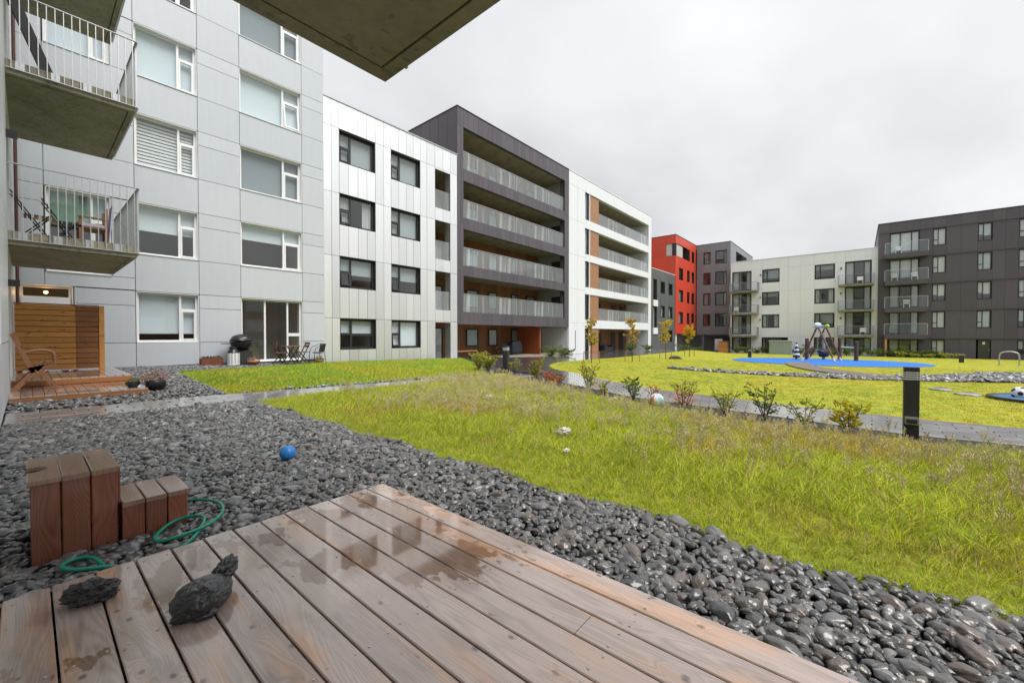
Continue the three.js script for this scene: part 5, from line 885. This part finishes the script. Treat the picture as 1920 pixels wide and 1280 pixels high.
// low shrubs along the foot of the far blocks
let hn = 0;
for (const [x, z, h, r] of [...Array.from({ length: 13 }, (_, i) => [60.6 + rr(-0.6, 0.6), -12.2 + i * 1.12, rr(0.7, 1.3), rr(0.7, 1.0)]), ...Array.from({ length: 6 }, (_, i) => [60.4 + rr(-0.5, 0.5), 2.6 + i * 0.75, rr(0.6, 1.0), rr(0.5, 0.8)]), ...Array.from({ length: 5 }, (_, i) => [59.0 + rr(-0.5, 0.5), 3.4 + i * 1.05, rr(0.35, 0.6), rr(0.4, 0.6)])]) {
  const T = thing('hedge_shrub', hn < 13 ? 'low dark green shrub along the foot of the white block behind the playground' : hn < 19 ? 'low dark green shrub along the foot of the charcoal block' : 'low yellowing shrub in front of the charcoal block', 'shrub', [x, gy(x, z), z], hn < 13 ? 'shrubs under the white block' : hn < 19 ? 'shrubs under the charcoal block' : 'yellowing shrubs before the charcoal block');
  shrub(T, x, z, h, r, 9, 9, 0.16, hn >= 19 ? OL : GR, gy(x, z), 0.1); hn++;
}
for (const [x, z, h, r, lab] of [[26.3, -18.2, 0.75, 1.0, 'dark green shrub planted at the foot of the orange partition'], [27.9, -18.0, 0.6, 0.8, 'grey green shrub planted beside the white wall under the dark block'], [39.5, -17.6, 0.8, 0.9, 'green shrub with white flowers before the white loggia block'], [44, -17.6, 0.6, 0.8, 'low shrub at the far end of the white loggia block'], [54.5, -17.2, 0.9, 1.2, 'dark shrub under the red tower'], [58.5, -17.0, 0.9, 1.3, 'broad dark shrub between the red tower and the passage']]) { const T = thing('shrub', lab, 'shrub', [x, gy(x, z), z]); shrub(T, x, z, h, r, 9, 12, 0.12, GR, gy(x, z) - 0.02, 0.1); }

// ------------------------------------------------------------------ bollards
function bollard(x, z, h, w, lab, socket, turn = 0) {
  const y = gy(x, z) - 0.02, T = thing('bollard_lamp', lab, 'bollard', [x, y, z], null, turn), a = w / 2, B = (...q) => boxG(...q);
  const P = (n, g, m, p = T) => mesh(n, g, m, p);
  P('post', [B(-a, a, 0, h * 0.82, -a, a)], M.charcoal); P('cap', B(-a, a, h * 0.95, h, -a, a), M.charcoal); P('core', B(-a * 0.7, a * 0.7, h * 0.82, h * 0.95, -a * 0.7, a * 0.7), M.util);
  for (let k = 0; k < 4; k++) P('louvre', B(-a, a, h * (0.833 + k * 0.03), h * (0.845 + k * 0.03), -a, a), M.frameW);
  for (const [u, v] of [[-1, -1], [1, -1], [1, 1], [-1, 1]]) P('corner_bar', B(u * a * 0.9 - 0.006, u * a * 0.9 + 0.006, h * 0.82, h * 0.95, v * a * 0.9 - 0.006, v * a * 0.9 + 0.006), M.charcoal);
  if (socket) { const s = P('socket', B(-0.055, 0.055, 0.19, 0.27, a, a + 0.045), M.steel); P('flap', B(-0.045, 0.045, 0.2, 0.25, a + 0.045, a + 0.055), M.charcoal, s); }
  return T;
}
bollard(6.42, 0.46, 0.82, 0.125, 'square black bollard lamp with louvred head and a socket low on its post', true, -1.55);
bollard(10.4, -9.05, 0.92, 0.17, 'dark bollard lamp standing between the yellow green shrubs', false, 0.3);
bollard(43.5, 5.7, 0.68, 0.24, 'short dark bollard lamp on the lawn before the charcoal block', false);
bollard(40, -7.1, 0.7, 0.24, 'short dark bollard lamp at the tip of the blue play surface', false);

// ------------------------------------------------------------------ playground
{
  const P = []; for (let i = 0; i < 64; i++) { const a = i / 64 * 6.283; P.push([34.6 + 7.6 * Math.cos(a), -1.8 + 5.25 * Math.sin(a)]); }
  const o = mesh('play_surface', sheet(P, 0.03, 2.5), M.blue, scene); o.userData.kind = 'structure';
  const e = []; for (let i = 0; i < 64; i++) { const a = P[i], b = P[(i + 1) % 64]; e.push(slat([a[0], gy(...a), a[1]], [b[0], gy(...b), b[1]], 0.05, 0.06, [0, 1, 0])); } const k = mesh('play_surface_kerb', mergeGeometries(e), M.concrete, scene); k.userData.kind = 'structure';
  const p2 = []; for (let i = 0; i < 40; i++) { const a = i / 40 * 6.283; p2.push([12.9 + 1.05 * Math.cos(a), 3.05 + 0.95 * Math.sin(a)]); } const m2 = mesh('play_surface', sheet(p2, 0.05, 1), std([0.03, 0.13, 0.3], { roughness: 0.5 }), scene); m2.name = numbered('play_surface'); m2.userData.kind = 'structure';
  const e2 = p2.map((a, i) => { const b = p2[(i + 1) % 40]; return slat([a[0], gy(...a) + 0.02, a[1]], [b[0], gy(...b) + 0.02, b[1]], 0.08, 0.09, [0, 1, 0]); }); const k2 = mesh('play_surface_kerb_001', mergeGeometries(e2), M.charcoal, scene); k2.userData.kind = 'structure';
}
{
  const T = thing('swing_frame', 'swing frame of red brown timber legs standing on the blue surface', 'swing', [35, gy(35, -1.9), -1.9]);
  const top = [[34.35, 1.75, -2.1], [36.2, 1.75, -1.75]], feet = [[[34.3, -2.95], [33.6, -1.15]], [[36.9, -2.75], [36.2, -0.9]]], leg = std([0.17, 0.055, 0.03], { roughness: 0.5, map: rep(woodT, 3, 0.5) });
  feet.forEach((f, k) => f.forEach(([x, z], j) => { const L = part(T, 'leg', beam([x, gy(x, z) + 0.06, z], top[k], 0.058, 0.05, 10), leg); part(T, 'foot', beam([x, gy(x, z) + 0.05, z], [lerp(x, top[k][0], 0.1), lerp(gy(x, z) + 0.05, top[k][1], 0.1), lerp(z, top[k][2], 0.1)], 0.07, 0.07, 10), j ? std([0.6, 0.45, 0.5]) : M.white, L); }));
  part(T, 'beam', beam(top[0], top[1], 0.07, 0.07, 10), M.steel);
  part(T, 'head', lump(0.23, 10, 0.1, 1.5, 1, 0.75, 0.95, 4).translate(top[0][0], top[0][1] + 0.05, top[0][2]), M.white);
  part(T, 'head', lump(0.15, 10, 0.08, 1.5, 1, 0.9, 0.95, 6).translate(top[1][0] - 0.6, top[1][1], top[1][2] + 0.1), std([0.4, 0.48, 0.02], { roughness: 0.4 }));
  for (const s of [-0.18, 0.18]) part(T, 'chain', beam([35.2, 1.7, -1.95 + s], [35.2, 0.1, -1.95 + s], 0.012), M.steel); part(T, 'seat', lump(0.24, 6, 0.06, 1.2, 1, 0.5, 1).translate(35.2, 0.0, -1.95), M.black);
}
for (const [i, x, z, h, lab] of [[0, 38.6, -3.0, 1.6, 'dark timber playground post behind the left swing leg'], [1, 41, -1.1, 1.7, 'dark timber playground post behind the right swing leg'], [2, 38.6, -0.1, 1.4, 'reddish timber playground post with a white bar beside the swing frame']]) { const y = gy(x, z), T = thing('play_post', lab, 'post', [x, y, z]); part(T, 'post', beam([x, y, z], [x, y + h, z], 0.13, 0.12, 10), std([0.09, 0.045, 0.035], { roughness: 0.6, map: rep(woodT, 3, 0.5) })); part(T, 'cap', new THREE.CylinderGeometry(0.1, 0.13, 0.04, 10).translate(x, y + h + 0.02, z), M.charcoal); if (i === 2) part(T, 'bar', beam([x, y + 0.95, z], [40.6, y + 0.98, -1.0], 0.035), M.white); }
{ const x = 40, z = -2.05, y = gy(x, z), T = thing('play_post', 'grey metal playground pole seen through the swing frame', 'post', [x, y, z]); part(T, 'pole', beam([x, y, z], [x, y + 1.95, z], 0.1, 0.09, 12), M.util); part(T, 'base', lathe([[0, 0.9], [0.3, 0.85], [0.36, 0.55], [0.3, 0.25], [0.1, 0.2]], x, y, z, 16), M.blackMatt); }
{ const x = 38, z = -3.6, y = gy(x, z), T = thing('spring_toy', 'small black and white striped play figure left of the swing frame', 'toy', [x, y, z]); for (let i = 0; i < 6; i++) part(T, 'ring', lathe([[0, 0], [0.24 - i * 0.03, 0.02], [0.26 - i * 0.03, 0.1], [0.22 - i * 0.03, 0.16], [0, 0.17]], x, y + 0.15 + i * 0.165, z, 16), i % 2 ? M.white : M.black); part(T, 'spring', beam([x, y, z], [x, y + 0.18, z], 0.07), M.charcoal); part(T, 'knob', new THREE.SphereGeometry(0.07, 10, 8).translate(x, y + 1.25, z), M.black); }
{
  const T = structure('plank_path'), c = curve([[30.0, -2.7], [27.5, -2.55], [24.5, -2.0], [21.7, -1.2], [19.6, -0.3], [18.1, 0.8]], 10), wd = std([0.17, 0.135, 0.105], { roughness: 0.4, map: rep(woodT, 2, 0.5) });
  for (let i = 0; i < c.length - 1; i++) { const a = c[i], b = c[i + 1], dx = b[0] - a[0], dz = b[1] - a[1], l = Math.hypot(dx, dz), n = [-dz / l * 0.55, dx / l * 0.55], g = prism([[a[0] - n[0], a[1] - n[1]], [b[0] - n[0], b[1] - n[1]], [b[0] + n[0], b[1] + n[1]], [a[0] + n[0], a[1] + n[1]]].reverse(), gy(...a) + 0.07, 0.1, 0.006); mesh('plank', g, wd, T); }
}
for (const [i, x, z, l] of [[0, 14.3, 1.55, 'flat dark stepping stone in the lawn nearer the swale'], [1, 13.3, 1.85, 'flat dark stepping stone in the lawn nearer the football']]) { const T = thing('stepping_stone', l, 'stone', [x, gy(x, z), z]); part(T, 'slab', lump(0.26, 5, 0.12, 1.3, 1, 0.16, 0.8, i * 5).translate(x, gy(x, z) + 0.02, z), M.paver[0]); }
for (const [i, z] of [[0, 7.2], [1, 8.3]]) { const x = 39.5, y = gy(x, z), T = thing('bike_rack', i ? 'steel bicycle hoop at the edge of the picture beside its twin' : 'steel bicycle hoop by the path to the charcoal block door', 'bike rack', [x, y, z]); part(T, 'hoop', tubeG([[x, y - 0.05, z - 0.4], [x, y + 0.6, z - 0.4], [x, y + 0.8, z - 0.3], [x, y + 0.87, z], [x, y + 0.8, z + 0.3], [x, y + 0.6, z + 0.4], [x, y - 0.05, z + 0.4]], 0.035, 40, 8), M.steel); for (const s of [-0.4, 0.4]) part(T, 'base_plate', new THREE.CylinderGeometry(0.09, 0.09, 0.02, 12).translate(x, y + 0.01, z + s), M.steel); }
{ const x = 60, z = -7.3, y = gy(x, z), T = thing('utility_cabinet', 'grey green metal utility cabinet with a sloping lid by the white block', 'cabinet', [x, y, z]); part(T, 'body', boxG(x - 0.5, x + 0.5, y, y + 1.62, z - 1.15, z + 1.15), M.util); part(T, 'lid', boxG(x - 0.56, x + 0.56, y + 1.62, y + 1.72, z - 1.22, z + 1.22), std([0.4, 0.46, 0.46])); for (const s of [-0.55, 0.55]) part(T, 'door', boxG(x - 0.515, x - 0.502, y + 0.1, y + 1.5, z + s - 0.5, z + s + 0.5), M.util); }
{ const x = 62.2, z = -14.0, y = gy(x, z), T = thing('timber_bin_store', 'orange timber box store at the grey end of the white block', 'bin store', [x, y, z]); for (let i = 0; i < 8; i++) part(T, 'board', boxG(x - 0.5, x + 0.5, y + i * 0.19, y + i * 0.19 + 0.175, z - 0.75, z + 0.35), pick(M.screenDry)); part(T, 'lid', boxG(x - 0.55, x + 0.55, y + 1.52, y + 1.58, z - 0.8, z + 0.4), M.screenWet[0]); }
{ const x = 63.6, z = -15.2, y = gy(x, z), T = thing('notice_board', 'white notice board standing in the dark passage', 'board', [x, y, z]); part(T, 'panel', boxG(x - 0.03, x + 0.03, y + 0.3, y + 1.9, z - 0.5, z + 0.5), M.white); for (const s of [-0.45, 0.45]) part(T, 'leg', boxG(x - 0.035, x + 0.035, y, y + 0.3, z + s - 0.03, z + s + 0.03), M.steel); }

// ------------------------------------------------------------------ pots and furniture along the grey block
function flowers(T, x, y, z, r, n, cols, hgt = 0.14) { const a = []; for (let i = 0; i < n; i++) { const an = rr(0, 6.28), d = r * Math.sqrt(rnd()), p = [x + Math.cos(an) * d, y + hgt * (1 - 0.6 * (d / r) ** 2) * rr(0.3, 1.15), z + Math.sin(an) * d]; a.push(leafG(p, rr(0.02, 0.04), rr(0.014, 0.03), rnd() < 0.4 ? pick(GR) : pick(cols), [Math.cos(an) * d / r + gauss() * 0.5, 1, Math.sin(an) * d / r + gauss() * 0.5])); } part(T, 'flowers', a, M.leaf); }
const PINK = [[0.5, 0.12, 0.2], [0.55, 0.25, 0.3], [0.6, 0.5, 0.5]];
{ const x = 1.58, z = -10.25, y = 0.05, T = thing('flower_pot', 'round black pot of pink flowers on the cobbles beside the far deck', 'flower pot', [x, y, z]); part(T, 'pot', lathe([[0, 0], [0.09, 0], [0.145, 0.06], [0.158, 0.14], [0.145, 0.2], [0.13, 0.2], [0.128, 0.17], [0, 0.165]], x, y, z, 28), M.black); flowers(T, x, y + 0.17, z, 0.24, 420, PINK, 0.2); }
{ const x = 1.25, z = -10.22, y = 0.15, T = thing('flower_pot', 'small black bowl at the corner of the far deck', 'flower pot', [x, y, z]); part(T, 'pot', lathe([[0, 0], [0.06, 0], [0.1, 0.05], [0.105, 0.1], [0.09, 0.1], [0.085, 0.08], [0, 0.08]], x, y, z, 24), M.black); flowers(T, x, y + 0.08, z, 0.09, 60, GR, 0.08); }
{ const x = 4.36, z = -18.15, y = gy(4.36, -18) + 0.02, T = thing('planter_box', 'low rusty wooden planter box with dead stems against the grey wall', 'planter', [x, y, z]); for (const [a, b, c, d] of [[-0.33, 0.33, 0.13, 0.15], [-0.33, 0.33, -0.15, -0.13], [-0.33, -0.31, -0.13, 0.13], [0.31, 0.33, -0.13, 0.13]]) part(T, 'board', boxG(x + a, x + b, y, y + 0.27, z + c, z + d), M.rust); part(T, 'earth', boxG(x - 0.31, x + 0.31, y, y + 0.24, z - 0.13, z + 0.13), M.soil); const a = []; for (let i = 0; i < 120; i++) a.push(leafG([x + rr(-0.3, 0.3), y + rr(0.23, 0.3), z + gauss() * 0.12], 0.09, 0.03, [0.06, 0.045, 0.04], [gauss(), 0.3, gauss()])); part(T, 'dead_stems', a, M.leaf); }
{
  const x = 4.95, z = -17.75, y = gy(4.95, -17.75) + 0.02, T = thing('lantern', 'white milk can lantern with leaf shaped cut outs and a black neck', 'lantern', [x, y, z]);
  part(T, 'body', lathe([[0, 0], [0.19, 0], [0.2, 0.03], [0.2, 0.44], [0.185, 0.48], [0, 0.48]], x, y, z, 28), M.white); part(T, 'neck', lathe([[0.2, 0.455], [0.17, 0.54], [0.12, 0.6], [0.14, 0.66], [0.15, 0.68], [0, 0.68]], x, y, z, 28), M.black);
  for (let r = 0; r < 5; r++) for (let i = 0; i < 12; i++) { const a = i / 12 * 6.283, s = i % 2 ? 1 : -1, h = y + 0.08 + r * 0.075, p = an => [x + Math.cos(an) * 0.201, 0, z + Math.sin(an) * 0.201], q = p(a - 0.14 * s), w = p(a + 0.14 * s); part(T, 'slot', slat([q[0], h, q[2]], [w[0], h + 0.05, w[2]], 0.02, 0.004, [0, 1, 0]), M.black); }
}
{
  const x = 5.28, z = -18.0, y = gy(5.28, -18) + 0.02, T = thing('kettle_grill', 'black kettle barbecue with its lid open beside the patio door', 'barbecue', [x, y, z]);
  part(T, 'bowl', lathe([[0, 0.52], [0.2, 0.56], [0.34, 0.7], [0.37, 0.86], [0.355, 0.86], [0, 0.84]], x, y, z, 28), M.black); const lid = new THREE.LatheGeometry([[0.38, 0], [0.37, 0.06], [0.28, 0.2], [0.12, 0.27], [0, 0.28]].map(p => new THREE.Vector2(...p)), 28); lid.rotateX(-0.08); lid.translate(x, y + 0.89, z); const L = part(T, 'lid', lid, M.black); part(T, 'handle', beam([x - 0.06, y + 1.02, z + 0.36], [x + 0.06, y + 1.02, z + 0.36], 0.02), M.steel, L);
  part(T, 'cart', [boxG(x - 0.3, x + 0.3, y + 0.08, y + 0.52, z - 0.22, z + 0.22)], M.charcoal); part(T, 'side_shelf', boxG(x - 0.62, x - 0.38, y + 0.8, y + 0.83, z - 0.18, z + 0.18), M.black); for (const s of [-0.22, 0.22]) { part(T, 'leg', beam([x + s, y, z + 0.15], [x + s, y + 0.62, z + 0.1], 0.015), M.black); part(T, 'leg', beam([x + s, y, z - 0.15], [x + s, y + 0.62, z - 0.1], 0.015), M.black); }
  part(T, 'wheel', new THREE.TorusGeometry(0.09, 0.025, 8, 18).translate(x + 0.28, y + 0.11, z + 0.2), M.black);
}
for (const [i, x, z, r] of [[0, 5.52, -17.45, 0.2], [1, 8.12, -17.75, 0.15]]) { const y = gy(x, z) + 0.02, T = thing('flower_pot', i ? 'small terracotta bowl of green plants before the black rattan chair' : 'terracotta bowl of pink flowers beside the kettle barbecue', 'flower pot', [x, y, z]); part(T, 'pot', lathe([[0, 0], [r * 0.7, 0], [r * 0.95, r * 0.6], [r * 1.05, r * 0.6], [r * 1.05, r * 0.85], [r * 0.9, r * 0.85], [r * 0.88, r * 0.7], [0, r * 0.7]], x, y, z, 24), M.terracotta); flowers(T, x, y + r * 0.7, z, r * 1.05, 200, i ? GR : PINK, 0.18); }
{
  const x = 6.95, z = -17.7, y = gy(6.95, -17.7) + 0.02, T = thing('bistro_table', 'small folding wooden table between the two folding chairs before the patio door', 'table', [x, y, z]);
  for (let i = 0; i < 6; i++) part(T, 'slat', boxG(x - 0.3 + i * 0.1, x - 0.21 + i * 0.1, y + 0.7, y + 0.735, z - 0.28, z + 0.28), M.teak); for (const s of [-0.24, 0.24]) { part(T, 'leg', beam([x - 0.24, y, z + s], [x + 0.22, y + 0.7, z + s], 0.02), M.black); part(T, 'leg', beam([x + 0.24, y, z + s * 0.9], [x - 0.22, y + 0.7, z + s * 0.9], 0.02), M.black); }
  for (const [k, cx] of [[0, 6.5], [1, 7.42]]) {
    const s = k ? -1 : 1, C = thing('bistro_chair', k ? 'folding slatted chair on the wall corner side of the patio table' : 'folding slatted chair between the barbecue and the patio table', 'chair', [cx, y, z]);
    for (const d of [-0.18, 0.18]) { part(C, 'leg', beam([cx - 0.2 * s, y, z + d], [cx + 0.2 * s, y + 0.46, z + d], 0.02), M.black); part(C, 'leg', beam([cx + 0.2 * s, y, z + d], [cx - 0.22 * s, y + 0.86, z + d], 0.02), M.black); }
    for (let i = 0; i < 4; i++) part(C, 'slat', boxG(cx - 0.17 + i * 0.09, cx - 0.1 + i * 0.09, y + 0.45, y + 0.48, z - 0.2, z + 0.2), M.teak); for (const h of [0.66, 0.78]) part(C, 'back_slat', boxG(cx - 0.17 * s - 0.01, cx - 0.17 * s + 0.01, y + h, y + h + 0.09, z - 0.2, z + 0.2), M.teak);
  }
}
{
  const x = 8.2, z = -18.05, y = gy(8.2, -18.05) + 0.02, T = thing('rattan_chair', 'black rattan armchair with curved metal arms at the corner of the grey block', 'chair', [x, y, z]);
  part(T, 'seat', lump(0.23, 5, 0.02, 1, 1, 0.12, 1).translate(x, y + 0.43, z), M.blackMatt);
  for (const s of [-0.24, 0.24]) { part(T, 'arm', tubeG([[x - 0.26, y, z + s], [x - 0.24, y + 0.45, z + s], [x - 0.16, y + 0.66, z + s], [x + 0.06, y + 0.76, z + s], [x + 0.22, y + 0.8, z + s]], 0.012, 24, 6), M.black); part(T, 'leg', beam([x + 0.24, y, z + s], [x + 0.18, y + 0.45, z + s], 0.012), M.black); }
  part(T, 'backrest', [slat([x + 0.16, y + 0.46, z], [x + 0.24, y + 0.82, z], 0.48, 0.03)], M.blackMatt);
}
// pale litter and a stone in the grass
for (const [i, x, z, r, lab] of [[0, 5.05, -4.8, 0.055, 'crumpled white plastic in the grass halfway to the metal clad block'], [1, 3.7, -2.4, 0.05, 'white crumpled bag lying in the grass beyond the cobbles'], [2, 3.05, -1.95, 0.02, 'small white scrap in the grass close to the white bag'], [3, 6.85, -3.35, 0.05, 'pale stone at the edge of the planting bed']]) { const T = thing(i === 3 ? 'stone' : 'litter', lab, i === 3 ? 'stone' : 'litter', [x, gy(x, z), z]); part(T, i === 3 ? 'body' : 'bag', lump(r, 14, i === 3 ? 0.3 : 0.75, i === 3 ? 1.6 : 3.1, 1.5, 0.6, 0.9, i * 9).translate(x, gy(x, z) + (i === 3 ? 0.03 : 0.075), z), i === 3 ? std([0.5, 0.42, 0.38]) : std([0.62, 0.61, 0.59], { roughness: 0.6 })); }

renderer.render(scene, camera);
